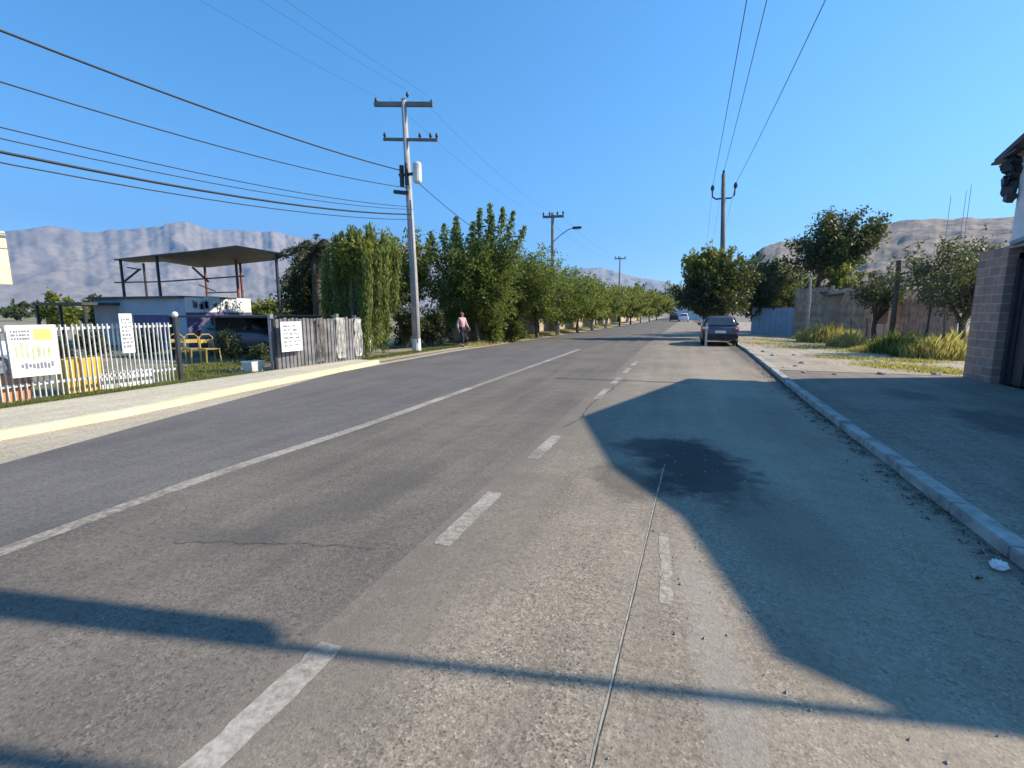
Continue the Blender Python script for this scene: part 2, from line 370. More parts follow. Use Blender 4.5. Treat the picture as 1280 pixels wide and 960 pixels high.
paint('worn_edge_line', [(lx, -2, 2.9), (lx, 9.3, 13.5)], .15, .002, 'faint')
paint('centre_line', [(MID, .8, 1.72), (MID, 2.8, 3.85), (MID, 4.93, 6.0), (MID, 8.9, 10.2)]+[(MID, 11+2.1*i, 12.1+2.1*i) for i in range(3)], .14, .002, 'mark')
paint('worn_bay_line', [(lambda y: -.03+.02*math.sin(y*3), 2.6, 3.5)], .07, .002, 'faint2')
rng = np.random.default_rng(3)
def wander(name, p0, p1, wd, z, mat, amp, n=60, seed=1):
    r = np.random.default_rng(seed); t = np.linspace(0, 1, n); p0 = np.array(p0); p1 = np.array(p1); d = (p1-p0)/np.linalg.norm(p1-p0); nn = np.array((-d[1], d[0]))
    off = np.cumsum(r.normal(0, amp, n)); off -= np.linspace(off[0], off[-1], n); w2 = wd*r.uniform(.35, 1.2, n)/2
    c = p0+(p1-p0)*t[:, None]+nn*off[:, None]; l = c+nn*w2[:, None]; q = c-nn*w2[:, None]
    return tag(fast(name, [(a, b, z) for a, b in l]+[(a, b, z) for a, b in q], [(i, n+i, n+i+1, i+1) for i in range(n-1)], mat), kind='structure')
wander('pavement_joint', (-.26, .6), (-.1, 5.2), .012, .002, 'crack', .0006, 160)
wander('pavement_joint', (-.25, .6), (-.09, 5.2), .005, .0032, 'tar', .0006, 160, 1)
wander('tar_seam', (-2.9, 11.45), (.3, 11.7), .10, .0035, 'tar', .01, 40, 2)  # thin dark line laid across the road
wander('pavement_crack', (-3.3, 2.2), (-1.9, 2.6), .006, .006, 'tar', .008, 80, 6)
wander('pavement_crack', (-1.5, 6.5), (-1.2, 12), .016, .006, 'tar', .015, 50, 8)

# ------------------------------------------------------------------ mountains
def fbm(x, y, octs=5, seed=0):
    r = np.random.default_rng(seed); tab = r.random((256, 256)); out = np.zeros_like(x); amp = 1.; tot = 0
    for o in range(octs):
        xi = np.floor(x).astype(int); yi = np.floor(y).astype(int); fx = x-xi; fy = y-yi; fx = fx*fx*(3-2*fx); fy = fy*fy*(3-2*fy)
        g = lambda a, b: tab[(xi+a) % 256, (yi+b) % 256]
        out += amp*((g(0, 0)*(1-fx)+g(1, 0)*fx)*(1-fy)+(g(0, 1)*(1-fx)+g(1, 1)*fx)*fy); tot += amp; amp *= .5; x = x*2.03+7.1; y = y*2.03+3.7
    return out/tot
def mountain(name, crest, r0, rc, r1, mat, seed, rough=.18, gully=.2):
    """crest: (px, py) of the ridge as surveyed; the body is a real height field from r0 to r1 metres"""
    az = []; hh = []
    for px, py in crest:
        a, b, c = ray(px, py); az.append(math.atan2(a, b)); hh.append(c/math.hypot(a, b)*rc+H)
    A = np.linspace(az[0], az[-1], 420); R = np.concatenate([np.linspace(r0, rc, 60), np.linspace(rc, r1, 24)[1:]])
    Hc = np.interp(A, az, hh); AA, RR = np.meshgrid(A, R, indexing='ij')
    tt = np.where(RR < rc, (RR-r0)/(rc-r0), 1-(RR-rc)/(r1-rc)); X = RR*np.sin(AA); Y = RR*np.cos(AA)
    sc = rc/9.
    n1 = fbm(X/sc+50, Y/sc+50, 6, seed); n2 = 1-np.abs(2*fbm(X/sc*2.2+20, Y/sc*2.2+90, 5, seed+1)-1)
    prof = tt**1.25
    Z = Hc[:, None]*(prof*(1-rough)+rough*prof*(n1*1.0+n2)*1.0) - Hc[:, None]*gully*np.sin(np.pi*tt)*(1-n2)*2*(tt < 1)
    Z *= 1.0; Z = np.maximum(Z, -8)+0
    ridge = Z.max(axis=1); Z = Z*(Hc/np.maximum(ridge, 1))[:, None]*(.98+.035*(fbm(A*60, A*0+seed, 3, seed))[:, None])-.5
    n, m = X.shape; V = np.stack([X, Y, Z], -1).reshape(-1, 3); i, j = np.meshgrid(np.arange(n-1), np.arange(m-1), indexing='ij'); k = (i*m+j).ravel()
    return tag(fast(name, V, np.stack([k, k+m, k+m+1, k+1], 1), mat, smooth=True), kind='structure')
mountain('mountain_range', [(-900, 300), (-300, 292), (0, 290), (60, 282), (110, 290), (150, 287), (190, 283), (232, 276), (262, 287), (300, 288), (350, 291), (400, 300), (440, 290), (480, 300), (540, 310), (600, 325)], 2600, 4600, 6000, 'mountain', 4, .13, .045)
mountain('hills', [(560, 350), (640, 342), (700, 338), (722, 335), (752, 334), (775, 341), (800, 347), (830, 352), (850, 357), (880, 352), (930, 345), (980, 350)], 2600, 4200, 5200, 'mountain', 9, .1, .12)
mountain('hillside', [(900, 385), (935, 325), (952, 310), (975, 302), (1010, 300), (1060, 296), (1090, 282), (1125, 275), (1180, 273), (1240, 271), (1300, 272), (1500, 262), (1900, 300)], 260, 950, 1500, 'hill', 13, .06, .05)
def haze():
    m = bpy.data.materials.new('pale air'); m.use_nodes = True; nt = m.node_tree; nt.nodes.clear()
    out = node(nt, 'ShaderNodeOutputMaterial'); pv = node(nt, 'ShaderNodeVolumePrincipled')
    pv.inputs['Color'].default_value = (.26, .56, 1., 1); pv.inputs['Density'].default_value = HAZE; pv.inputs['Anisotropy'].default_value = .3
    nt.links.new(pv.outputs[0], out.inputs['Volume'])
    bm = bmesh.new(); box(bm, -6300, 6300, -6300, 6300, -1.2, 1060); o = bobj('haze', bm, m); tag(o, kind='stuff')
HAZE = .00014
haze()

# ------------------------------------------------------------------ vegetation
def leaves(name, P, size, mat, parent, r, asp=.55, droop=0., D=None):
    """one small four-cornered leaf at every point"""
    n = len(P); a = r.normal(size=(n, 3)); 
    if D is not None: a = D+a*.35
    a[:, 2] -= droop; a /= np.linalg.norm(a, axis=1)[:, None]
    b = np.cross(a, r.normal(size=(n, 3))); b /= np.linalg.norm(b, axis=1)[:, None]
    s = size*r.uniform(.6, 1.3, n)[:, None]; a = a*s; b = b*s*asp*.5
    V = np.stack([P-a*.5, P+b, P+a*.5, P-b], 1).reshape(-1, 3); Fc = np.arange(4*n).reshape(-1, 4)
    return fast(name, V, Fc, mat, parent)
def ball(r, n, lo=0.):
    p = r.normal(size=(n, 3)); p /= np.linalg.norm(p, axis=1)[:, None]; return p*(lo+(1-lo)*r.random(n)[:, None]**.45)
def shoots(r, base, cen, rad, n, per, spread, up=0., lo=.55, t0=.35):
    """leafy shoots running from the base of the crown out to its skin"""
    base = np.array(base); tips = np.array(cen)+ball(r, n, lo)*np.array(rad); tips[:, 2] += up*r.random(n)**2*rad[2]
    lump = 1+.22*np.sin(tips[:, :1]*2.1+1)*np.cos(tips[:, 2:]*1.7); tips = np.array(cen)+(tips-np.array(cen))*lump
    st = base+(np.array(cen)-base)*r.uniform(0, .8, n)[:, None]
    t = r.uniform(t0, 1., (n, per)); bow = r.normal(0, .12, (n, 3))*np.array(rad)
    p = st[:, None]+(tips-st)[:, None]*t[..., None]+bow[:, None]*(t*(1-t)*4)[..., None]
    sp = spread*(1.15-.65*t)[..., None]; p = p+r.normal(size=p.shape)*sp
    return p.reshape(-1, 3), st, tips
def tree(name, label, cat, loc, h, rad, leafn, size, mat, seed, trunk=.14, fork=.3, bark='bark', group=None, up=.0, spread=.16, nsh=None, lean=(0, 0), asp=.55, trunks=1, lo=.5, low=.32, paint=None, cz=None):
    r = np.random.default_rng(seed); t = thing(name, label, cat, (loc[0], loc[1], loc[2] if len(loc) > 2 else 0), 0, group)
    czz = h*(cz or (1+low)/2); rz = h-czz; nsh = nsh or max(30, leafn//90)
    cen = (lean[0], lean[1], czz); base = (lean[0]*.3, lean[1]*.3, h*fork)
    P, st, tips = shoots(r, base, cen, (rad[0], rad[1], rz), nsh, leafn//nsh, spread, up, lo)
    P = P[P[:, 2] > .12]
    leaves('crown', P, size, mat, t, r, asp)
    bm = bmesh.new()
    for k in range(trunks):
        ang = k*2.4; bx, by = (.0, 0) if trunks == 1 else (.22*math.cos(ang), .22*math.sin(ang))
        pts = [(bx+base[0]*q+.05*math.sin(q*5+k+seed), by+base[1]*q+.05*math.cos(q*4+k+seed), base[2]*q) for q in (0, .08, .3, .6, 1)]
        tube(bm, pts, [trunk*1.35, trunk*1.05, trunk*.9, trunk*.82, trunk*.75], 9)
        for i in range(6):
            tp = tips[(i*7+k*3) % len(tips)]*.82+np.array(cen)*.18; b0 = np.array(pts[-1]); mid = (b0+tp)/2+r.normal(0, .15, 3)
            tube(bm, [b0-(0, 0, .05), mid, tp], [trunk*.6, trunk*.36, trunk*.1], 6)
    bobj('trunk', bm, bark, t, True)
    if paint:
        bm = bmesh.new(); k0 = pts[0]; tube(bm, [(bx+.02*0+.05*math.sin(seed+k), by+.05*math.cos(seed+k), -.02), (bx+.05*math.sin(seed+k+1.2)*.6, by+.05*math.cos(seed+k+1)*.8, paint)], [trunk*1.42, trunk*1.16], 10); bobj('trunk_paint', bm, 'palebark', t, True)
    return t

TG = 'street trees along the left pavement'
def X_at(px, Y): return AY(px, 391, Y)[0]
def top(py, px, Y): return AY(px, py, Y)[2]
# left: palm-like bush, weeping tree, big shooting tree, then the row
def palm():
    X = X_at(398, 18.5); t = thing('palm', 'shaggy short palm with drooping fronds beside the open metal canopy', 'palm', (X, 18.5, 0))
    r = np.random.default_rng(5); hgt = top(318, 398, 18.5); bm = bmesh.new()
    tube(bm, [(0, 0, 0), (.05, 0, hgt*.5), (0, 0, hgt)], [.3, .24, .2], 10); bobj('trunk', bm, 'bark', t, True)
    P = []; D = []
    for k in range(70):
        az = r.uniform(0, 2*math.pi); el = r.uniform(-.9, 1.35); L = r.uniform(1.3, 2.0); s = np.linspace(.1, 1, 60)
        hx = L*s*math.cos(el); z = hgt+L*s*math.sin(el)-1.1*s**2*L*.5
        p = np.stack([hx*math.cos(az), hx*math.sin(az), z], 1); P.append(p+r.normal(0, .025, p.shape))
        d = np.tile((math.cos(az), math.sin(az), -.5), (60, 1)); side = np.cross(d, (0, 0, 1.)); D.append(d*.7+side*np.where(np.arange(60) % 2, 1, -1)[:, None]*.8)
    leaves('crown', np.concatenate(P), .34, 'leafO', t, r, .13, 0, np.concatenate(D))
    return t
palm()
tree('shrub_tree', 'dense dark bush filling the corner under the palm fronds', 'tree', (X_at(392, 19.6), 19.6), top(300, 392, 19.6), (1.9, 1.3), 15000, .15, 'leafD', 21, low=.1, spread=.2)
def weeping(loc, h, rx, ry, seed):
    t = thing('weeping_tree', 'weeping tree with long hanging leafy strands beside the tall concrete pole', 'tree', (loc[0], loc[1], 0))
    r = np.random.default_rng(seed); P = []; D = []
    cols = [(rx*(-1+2*(c+.5)/12)+r.normal(0, .04), r.uniform(-ry, ry)*.8) for c in range(12)]+[(r.uniform(-.8, .8)*rx, r.uniform(-ry, ry)) for c in range(9)]
    for cx, cy in cols:
        q = min(1, math.hypot(cx/rx, cy/ry)); low = r.choice([.15, .5, .9, 1.5, 2.2], p=[.3, .25, .2, .15, .1])
        for k in range(14):
            x = cx+r.normal(0, .05); y = cy+r.normal(0, .05); zt = h*(1-.22*q*q)+r.normal(0, .15); L = (zt-low)*r.uniform(.6, 1)
            n = int(L*44); s = np.linspace(0, 1, n)
            P.append(np.stack([x+.12*np.sin(s*2+cx*3)+r.normal(0, .05, n), y+r.normal(0, .05, n), zt-L*s], 1)); D.append(np.tile((0, 0, -1.), (n, 1)))
    Q, st, tips = shoots(r, (0, 0, h*.5), (0, 0, h*.82), (rx*.9, ry*.9, h*.17), 90, 60, .16)
    leaves('crown', np.concatenate(P), .15, 'leafW', t, r, .3, .5, np.concatenate(D))
    leaves('crown_top', Q, .14, 'leafY', t, r, .5)
    bm = bmesh.new()
    for k, (dx, dy) in enumerate([(-.2, -.5), (.3, -.4), (.05, -.2)]):
        tube(bm, [(dx*.6, dy, 0), (dx, dy, .9), (dx*1.4, dy*.7, h*.5), (dx*1.8, dy*.6, h*.8)], [.13, .10, .08, .04], 8)
    bobj('trunk', bm, 'bark', t, True)
    bm = bmesh.new()
    for k, (dx, dy) in enumerate([(-.2, -.5), (.3, -.4), (.05, -.2)]): tube(bm, [(dx*.6, dy, -.02), (dx*.98, dy, .85)], [.165, .135], 10)
    bobj('trunk_paint', bm, 'palebark', t, True)
weeping((X_at(458, 14.6), 14.6), top(288, 462, 14.6), 1.35, 1.1, 8)
tree('tree', 'leafy tree with orange tinted tips rising behind the weeping strands', 'tree', (X_at(500, 21.5), 21.5), top(275, 490, 21.5), (2.2, 1.6), 11000, .16, 'leafY', 31, low=.25, spread=.2)
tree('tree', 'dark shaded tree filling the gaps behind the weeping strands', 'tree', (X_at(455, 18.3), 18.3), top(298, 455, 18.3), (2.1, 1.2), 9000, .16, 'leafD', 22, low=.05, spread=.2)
big = tree('tree', 'biggest roadside tree with upright leafy shoots just right of the concrete pole', 'tree', (X_at(588, 22.5), 22.8), top(280, 600, 22.5), (2.75, 1.9), 42000, .14, 'leafA', 33, low=.12, spread=.2, trunks=2, up=.1)
def upshoots(t, h, pts, seed, mat='leafA'):
    r = np.random.default_rng(seed); P = []; bm = bmesh.new()
    for x, y, L, lx_, ly_ in pts:
        n = int(L*210); s = r.random(n); z0 = h
        P.append(np.stack([x+lx_*s+r.normal(0, .2, n)*(1.15-.95*s), y+ly_*s+r.normal(0, .2, n)*(1.15-.95*s), z0+L*s], 1))
        tube(bm, [(x*.6, y*.6, z0-.8), (x, y, z0), (x+lx_, y+ly_, z0+L)], [.04, .03, .01], 5)
    leaves('shoot_leaves', np.concatenate(P), .17, mat, t, r, .5); bobj('shoot', bm, 'bark', t)
hb = top(300, 600, 22.5)
upshoots(big, hb-.9, [(-2.1, 0, 1.5, -.2, 0), (-1.7, .3, 1.9, .0, 0), (-1.2, .2, 1.75, .15, 0), (-.7, 0, 2.15, -.15, 0), (-.1, .3, 1.9, .05, 0), (.35, 0, 2.45, .1, 0), (.85, 0, 2.65, .15, 0), (1.3, .2, 2.5, .3, 0), (1.75, -.1, 2.2, .5, 0), (2.1, .1, 1.5, .65, 0), (-2.4, .1, 1.2, -.3, .2), (1.05, -.3, 2.0, .2, 0)], 7)
M['chairy'] = plain('dull yellow enamel', (.50, .36, .08), .5)
row = [(652, 26.5, 303, 11000, 'leafA'), (676, 30, 318, 10000, 'leafA'), (702, 34, 332, 9000, 'leafA'), (727, 39, 343, 8000, 'leafY'), (745, 45, 348, 7000, 'leafA'), (762, 52, 355, 6000, 'leafY'),
       (778, 60, 355, 5500, 'leafY'), (791, 69, 358, 4500, 'leafY'), (803, 80, 362, 4000, 'leafY'), (814, 93, 366, 3500, 'leafY'), (823, 108, 370, 3000, 'leafY')]
ords = ['first', 'second', 'third', 'fourth', 'fifth', 'sixth', 'seventh', 'eighth', 'ninth', 'tenth', 'last and farthest']
for i, (px, Y, py, n, m_) in enumerate(row):
    X = X_at(px, Y); h = top(py, px, Y)
    tree('street_tree', f'{ords[i]} tree in the left row counted from the big shooting tree', 'tree', (X-.3, Y), h, (2.9+.018*Y, 2.4), int(n*1.7), .145+.003*(Y-26), m_, 50+i, low=.17, spread=.2, group=TG, trunk=.12, paint=.9 if i in (2, 4, 5) else None, up=.12)
for i, (px, Y, py) in enumerate([(636, 28.5, 306), (664, 33, 322), (690, 38, 334), (712, 44, 346), (736, 52, 352), (757, 62, 357), (776, 76, 361)]):
    X = X_at(px, Y)-1.2; tree('orchard_tree', f'{ords[i]} tree of the second line that fills the gaps behind the left street trees', 'tree', (X, Y), top(py, px, Y), (3.0, 2.2), 7000, .17+.003*(Y-26), ['leafY', 'leafA'][i % 2], 400+i, low=.08, spread=.24, group='second line of trees behind the left street trees', trunk=.12, up=.15)
# shrub hedge under the row and low dark growth right of the pole
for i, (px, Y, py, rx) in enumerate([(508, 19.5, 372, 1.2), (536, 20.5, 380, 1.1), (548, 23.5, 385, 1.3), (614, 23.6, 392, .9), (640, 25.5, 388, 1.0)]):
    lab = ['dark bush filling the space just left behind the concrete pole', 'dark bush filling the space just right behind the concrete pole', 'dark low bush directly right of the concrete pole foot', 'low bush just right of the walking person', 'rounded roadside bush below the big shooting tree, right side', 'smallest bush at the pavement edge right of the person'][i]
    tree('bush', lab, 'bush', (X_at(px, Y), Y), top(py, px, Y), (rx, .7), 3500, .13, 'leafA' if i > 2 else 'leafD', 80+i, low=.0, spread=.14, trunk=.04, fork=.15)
# right: dark tree over the car and others
RT = 'trees behind the right-hand fences'
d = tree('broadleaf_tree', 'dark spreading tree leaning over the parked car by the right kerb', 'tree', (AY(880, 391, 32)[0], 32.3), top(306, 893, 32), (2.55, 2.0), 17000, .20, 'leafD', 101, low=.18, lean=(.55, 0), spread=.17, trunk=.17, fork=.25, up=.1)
r_ = np.random.default_rng(9); Q, _, _ = shoots(r_, (.8, 0, 2.3), (.9, -.3, 3.7), (1.3, 1.2, 1.5), 40, 60, .17, .2); leaves('sunlit_shoots', Q, .2, 'leafY', d, r_)  # yellow leaves that paint sunlight into the dark crown
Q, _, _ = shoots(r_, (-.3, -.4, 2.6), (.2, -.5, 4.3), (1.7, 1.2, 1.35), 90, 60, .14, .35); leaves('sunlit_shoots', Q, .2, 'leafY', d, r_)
tree('tree', 'rounded mid green tree between the dark kerb tree and the tall one', 'tree', (X_at(952, 40), 40), top(312, 950, 40), (2.4, 1.8), 9000, .22, 'leafD', 102, low=.2, group=RT)
tree('tree', 'dark green tree directly behind the pale blue sheets beside the kerb tree', 'tree', (X_at(966, 43), 43), top(320, 966, 43), (3.4, 2.0), 9000, .2, 'leafD', 109, low=.1, group=RT)
tree('tree', 'loose green tree standing over the pale blue sheet fence', 'tree', (X_at(985, 46), 46), top(325, 985, 46), (3.2, 2.0), 8000, .25, 'leafA', 103, low=.2, group=RT)
tree('tall_tree', 'tallest dark round crowned tree on the right, above the plank fence', 'tree', (X_at(1012, 40), 40), top(254, 1035, 40), (3.3, 2.6), 15000, .23, 'leafD', 104, low=.48, lean=(1.2, 0), trunk=.2, fork=.42, group=RT, lo=.35, nsh=90, spread=.32, cz=.74)
tree('tree', 'light green sapling crown under the tall dark tree', 'tree', (X_at(1050, 38), 38), top(318, 1052, 38), (1.3, 1.2), 3500, .2, 'leafY', 105, low=.3, group=RT)
tree('tree', 'dusty olive tree behind the planks, left of the block pier', 'tree', (X_at(1160, 27), 27), top(292, 1165, 27), (2.6, 1.7), 5500, .15, 'leafO', 106, low=.5, lean=(.5, 0), group=RT, spread=.22)
tree('tree', 'thin olive tree growing right behind the block pier', 'tree', (X_at(1206, 22), 22), top(300, 1210, 22), (1.5, 1.2), 4500, .13, 'leafO', 107, low=.4, group=RT, spread=.2)
tree('tree', 'low dark tree over the small shed roof behind the planks', 'tree', (X_at(1095, 31), 31), top(338, 1100, 31), (2.0, 1.3), 3200, .16, 'leafO', 108, low=.62, group=RT, spread=.2)
# far trees
FT = 'trees far down the road'
for i, (px, Y, py, rx) in enumerate([(798, 150, 348, 3.2), (838, 140, 352, 5.5), (815, 190, 356, 6), (858, 170, 350, 6), (884, 120, 350, 5)]):
    tree('distant_tree', ['distant dark tree poking above the end of the street tree row', 'distant grey green tree left of the dark kerb tree', 'farthest low tree mass above the end of the road', 'distant broad tree partly behind the dark kerb tree', 'distant tree hidden mostly behind the car tree'][i], 'tree', (X_at(px, Y), Y), top(py, px, Y), (rx, rx*.7), 3500, .5, 'leafF', 120+i, low=.1, trunk=.25, spread=.45, group=FT)
for i, (px, Y, py, rx) in enumerate([(75, 26, 362, 2.2), (25, 60, 375, 5), (335, 30, 372, 2.2), (115, 34, 368, 2.6), (-60, 34, 366, 5), (190, 60, 372, 8), (290, 62, 374, 8)]):
    tree('tree', ['yellow green bush behind the dark shelter roof at left', 'wide far tree behind the white cars at left', 'yellowish bush behind the white panels under the canopy', 'dark bush touching the blue grey building at left', 'tree beyond the left edge of the yard', 'far tree belt clump behind the blue grey building', 'far tree clump seen below the open canopy'][i], 'tree', (X_at(px, Y), Y), top(py, px, Y), (rx, rx*.6), 3500, .22+.004*Y, 'leafY' if i in (0, 2) else 'leafF', 140+i, low=.05, spread=.25)
# grass
def tuft(name, label, cat, loc, R, h, n, mat, seed, group=None, wd=.02):
    r = np.random.default_rng(seed); a = r.uniform(0, 2*np.pi, n); q = R*np.sqrt(r.random(n)); x = q*np.cos(a)*1.3; y = q*np.sin(a); 
    hh = h*r.uniform(.4, 1.05, n)*(1.1-.6*(q/R)); la = r.uniform(0, 2*np.pi, n); ln = hh*r.uniform(.1, .55, n); dx, dy = ln*np.cos(la), ln*np.sin(la); b = r.uniform(0, np.pi, n); wx, wy = wd*np.cos(b), wd*np.sin(b); z = np.zeros(n)
    V = np.stack([np.stack([x-wx, y-wy, z], 1), np.stack([x+wx, y+wy, z], 1), np.stack([x+dx*.45+wx*.7, y+dy*.45+wy*.7, hh*.62], 1), np.stack([x+dx, y+dy, hh], 1)], 1).reshape(-1, 3)
    o = fast(name, V, np.arange(4*n).reshape(-1, 4), mat); o.location = loc; return tag(o, label, cat, group)
WG = 'weed clumps on the right-hand lot'
tf = [((1035, 428), 1.1, 1.15, 'grassY', 'straw yellow weed clump in front of the planks, farthest left'), ((1062, 434), .7, .8, 'grassY', 'small straw clump beside the farthest left one'),
      ((1122, 442), .7, 1.0, 'grassG', 'bright green weed clump in front of the dark post'), ((1142, 446), .55, .8, 'grassG', 'green weed clump left of the straw next to the pier'),
      ((1172, 448), .85, .95, 'grassY', 'tall straw yellow clump close to the block pier'), ((1196, 440), .6, 1.1, 'grassY', 'tallest straw clump just behind the block pier'), ((1088, 440), .55, .4, 'grassY', 'short dry tuft between the yellow and the green clumps'),
      ((1008, 424), .6, .4, 'grassG', 'low green tuft at the foot of the sheet fence')]
for i, ((px, py), R, h, m_, lab) in enumerate(tf):
    x, y = G(px, py, .07); tuft('weed_clump', lab, 'weeds', (x, y, .065), R, h, int(1500*R), m_, 200+i, WG, .013)
def cover(name, pts, n, h, mat, seed, sx=1., sy=1., wd=.012):
    r = np.random.default_rng(seed); k = r.integers(0, len(pts), n); c = np.array(pts)[k]; x = c[:, 0]+r.normal(0, 1, n)*sx*c[:, 3]; y = c[:, 1]+r.normal(0, 1, n)*sy*c[:, 3]; z = c[:, 2]
    hh = h*r.uniform(.3, 1, n); la = r.uniform(0, 2*np.pi, n); dx, dy = hh*.5*np.cos(la), hh*.5*np.sin(la); b = r.uniform(0, np.pi, n); wx, wy = wd*np.cos(b), wd*np.sin(b)
    V = np.stack([np.stack([x-wx, y-wy, z], 1), np.stack([x+wx, y+wy, z], 1), np.stack([x+dx*.5+wx*.6, y+dy*.5+wy*.6, z+hh*.6], 1), np.stack([x+dx, y+dy, z+hh], 1)], 1).reshape(-1, 3)
    return tag(fast(name, V, np.arange(4*n).reshape(-1, 4), mat), kind='stuff')
cover('grass', [(-10.6, y, -.01, .35) for y in np.arange(2, 10, .35)]+[(-11.8, 8.8, 0, .6), (-12.5, 9.5, 0, .7), (-13.5, 10, 0, .8), (-12.8, 11, 0, .8)], 30000, .11, 'grassG', 1, .6, .9)
cover('grass', [(-10.15, y, .0, .3) for y in np.arange(10, 24, .5)], 12000, .12, 'grassG', 2, .5, 1)
cover('grass', [(-9.9+.012*y, y, .0, .4) for y in np.arange(22, 80, 1.5)], 12000, .25, 'grassY', 22, .7, 2, .02)
gp = [G(px, py, .07)+(.066, rr) for px, py, rr in [(1130, 460, .45), (1160, 462, .4), (1100, 457, .4), (1180, 466, .3), (1060, 448, .6), (1010, 435, .8), (970, 430, .9), (1140, 452, .6), (1080, 440, .7)]]
cover('grass', gp, 2600, .10, 'grassG', 3, .7, .4); cover('dry_grass', gp+[G(1040, 432, .07)+(.066, 1.0), G(960, 425, .07)+(.066, .8)], 6000, .13, 'grassY', 4, 1.0, .7)
bl = []
for k in range(240):
    y = rng.uniform(2.5, 14); bl.append((interp(KERBR, y)-abs(rng.normal(0, .12))-.02, y, .004, .015))
cover('leaf_litter', bl, 1500, .018, 'bark', 5, 1, 1, .009)
# stones
def stones(seed, n, area, smin, smax):
    r = np.random.default_rng(seed); out = []
    for i in range(n):
        px = r.uniform(*area[0]); py = r.uniform(*area[1]); x, y = G(px, py, .07); s = r.uniform(smin, smax)
        bm = bmesh.new(); bmesh.ops.create_icosphere(bm, subdivisions=2, radius=s)
        for v in bm.verts: v.co *= 1+r.uniform(-.2, .2); v.co.z *= .6
        o = bobj('stone', bm, 'stone'); o.location = (x, y, .07+s*.2); out.append(o)
    return out
for o in stones(5, 24, ((950, 1190), (430, 470)), .025, .09): tag(o, 'small pale stone lying loose on the gravel of the right-hand lot', 'stone', 'loose stones on the right-hand lot')
def pebbles():
    r = np.random.default_rng(12); V = []; Fc = []
    for i in range(900):
        y = r.uniform(1.0, 9); x = r.uniform(-.2, 2.1) if r.random() < .4 else 2.1-abs(r.normal(0, .25)); s = r.uniform(.003, .011)
        b = len(V); q = r.uniform(.6, 1.3, 6); V += [(x+s*q[0], y, .004), (x, y+s*q[1], .004), (x-s*q[2], y, .004), (x, y-s*q[3], .004), (x, y, .004+s*q[4])]; Fc += [(b, b+1, b+4), (b+1, b+2, b+4), (b+2, b+3, b+4), (b+3, b, b+4)]
    tag(fast('grit', V, Fc, 'stone'), kind='stuff')
pebbles()
bm = bmesh.new(); bmesh.ops.create_icosphere(bm, subdivisions=3, radius=.04)
r0 = np.random.default_rng(2)
for v in bm.verts: v.co *= 1+r0.uniform(-.3, .35); v.co.z *= .7
o = bobj('litter', bm, 'litter'); x, y = G(1248, 706, .03); o.location = (x, y, .03); tag(o, 'crumpled white paper lying in the gutter against the right kerb', 'litter')

# ------------------------------------------------------------------ poles and cables
def insul(bm, x, y, z, s=1.):
    tube(bm, [(x, y, z), (x, y, z+.05*s), (x, y, z+.06*s), (x, y, z+.16*s), (x, y, z+.22*s)], [.03*s, .03*s, .065*s, .06*s, .03*s], 8)
def pole_main():
    t = thing('utility_pole', 'tall pale concrete power pole with two crossarms and a white box, nearest on the left', 'utility pole', (-10.27, 17.4, 0))
    bm = bmesh.new(); tube(bm, [(0, 0, -.1), (-.05, 0, 3), (-.27, 0, 9.75)], [.17, .15, .095], 12); bobj('shaft', bm, 'pole', t, True)
    bm = bmesh.new(); beam(bm, (-1.42, -.25, 9.62), (.85, .25, 9.5), .12, .16); bobj('crossarm', bm, 'darkpole', t)
    bm = bmesh.new(); beam(bm, (-1.1, -.2, 8.32), (1.05, .2, 8.18), .09, .1); bobj('crossarm', bm, 'darkpole', t)
    for x, y, z in [(-1.36, -.23, 9.66), (-.1, 0, 9.78), (.8, .24, 9.48), (-1.05, -.19, 8.37), (.35, .08, 8.28), (.78, .14, 8.25), (1.02, .19, 8.23)]:
        bm = bmesh.new(); insul(bm, x, y, z, .9); bobj('insulator', bm, 'ceramic', t, True)
    bm = bmesh.new(); tube(bm, [(.3, -.1, 6.6), (.3, -.1, 6.66), (.3, -.1, 7.3), (.3, -.1, 7.36)], [.14, .17, .17, .12], 14); bobj('metal_box', bm, 'whitepaint', t)
    bm = bmesh.new(); beam(bm, (-.5, -.12, 6.95), (.35, -.1, 6.95), .08, .1); tube(bm, [(-.38, -.12, 6.5), (-.38, -.12, 7.3)], .09, 8); tube(bm, [(-.15, -.16, 6.55), (-.15, -.16, 7.35)], .07, 8); beam(bm, (-.75, -.1, 6.35), (-.1, -.1, 6.25), .16, .13); bobj('bracket', bm, 'darksteel', t)
    bm = bmesh.new(); tube(bm, [(.12, -.11, .4), (.06, -.11, 3), (-.03, -.1, 6)], .025, 6); bobj('conduit', bm, 'steel', t)
    bm = bmesh.new(); tube(bm, [(-.01, 0, 0), (-.02, 0, .55)], [.182, .18], 14); bobj('painted_band', bm, 'whitepaint', t)
pole_main()
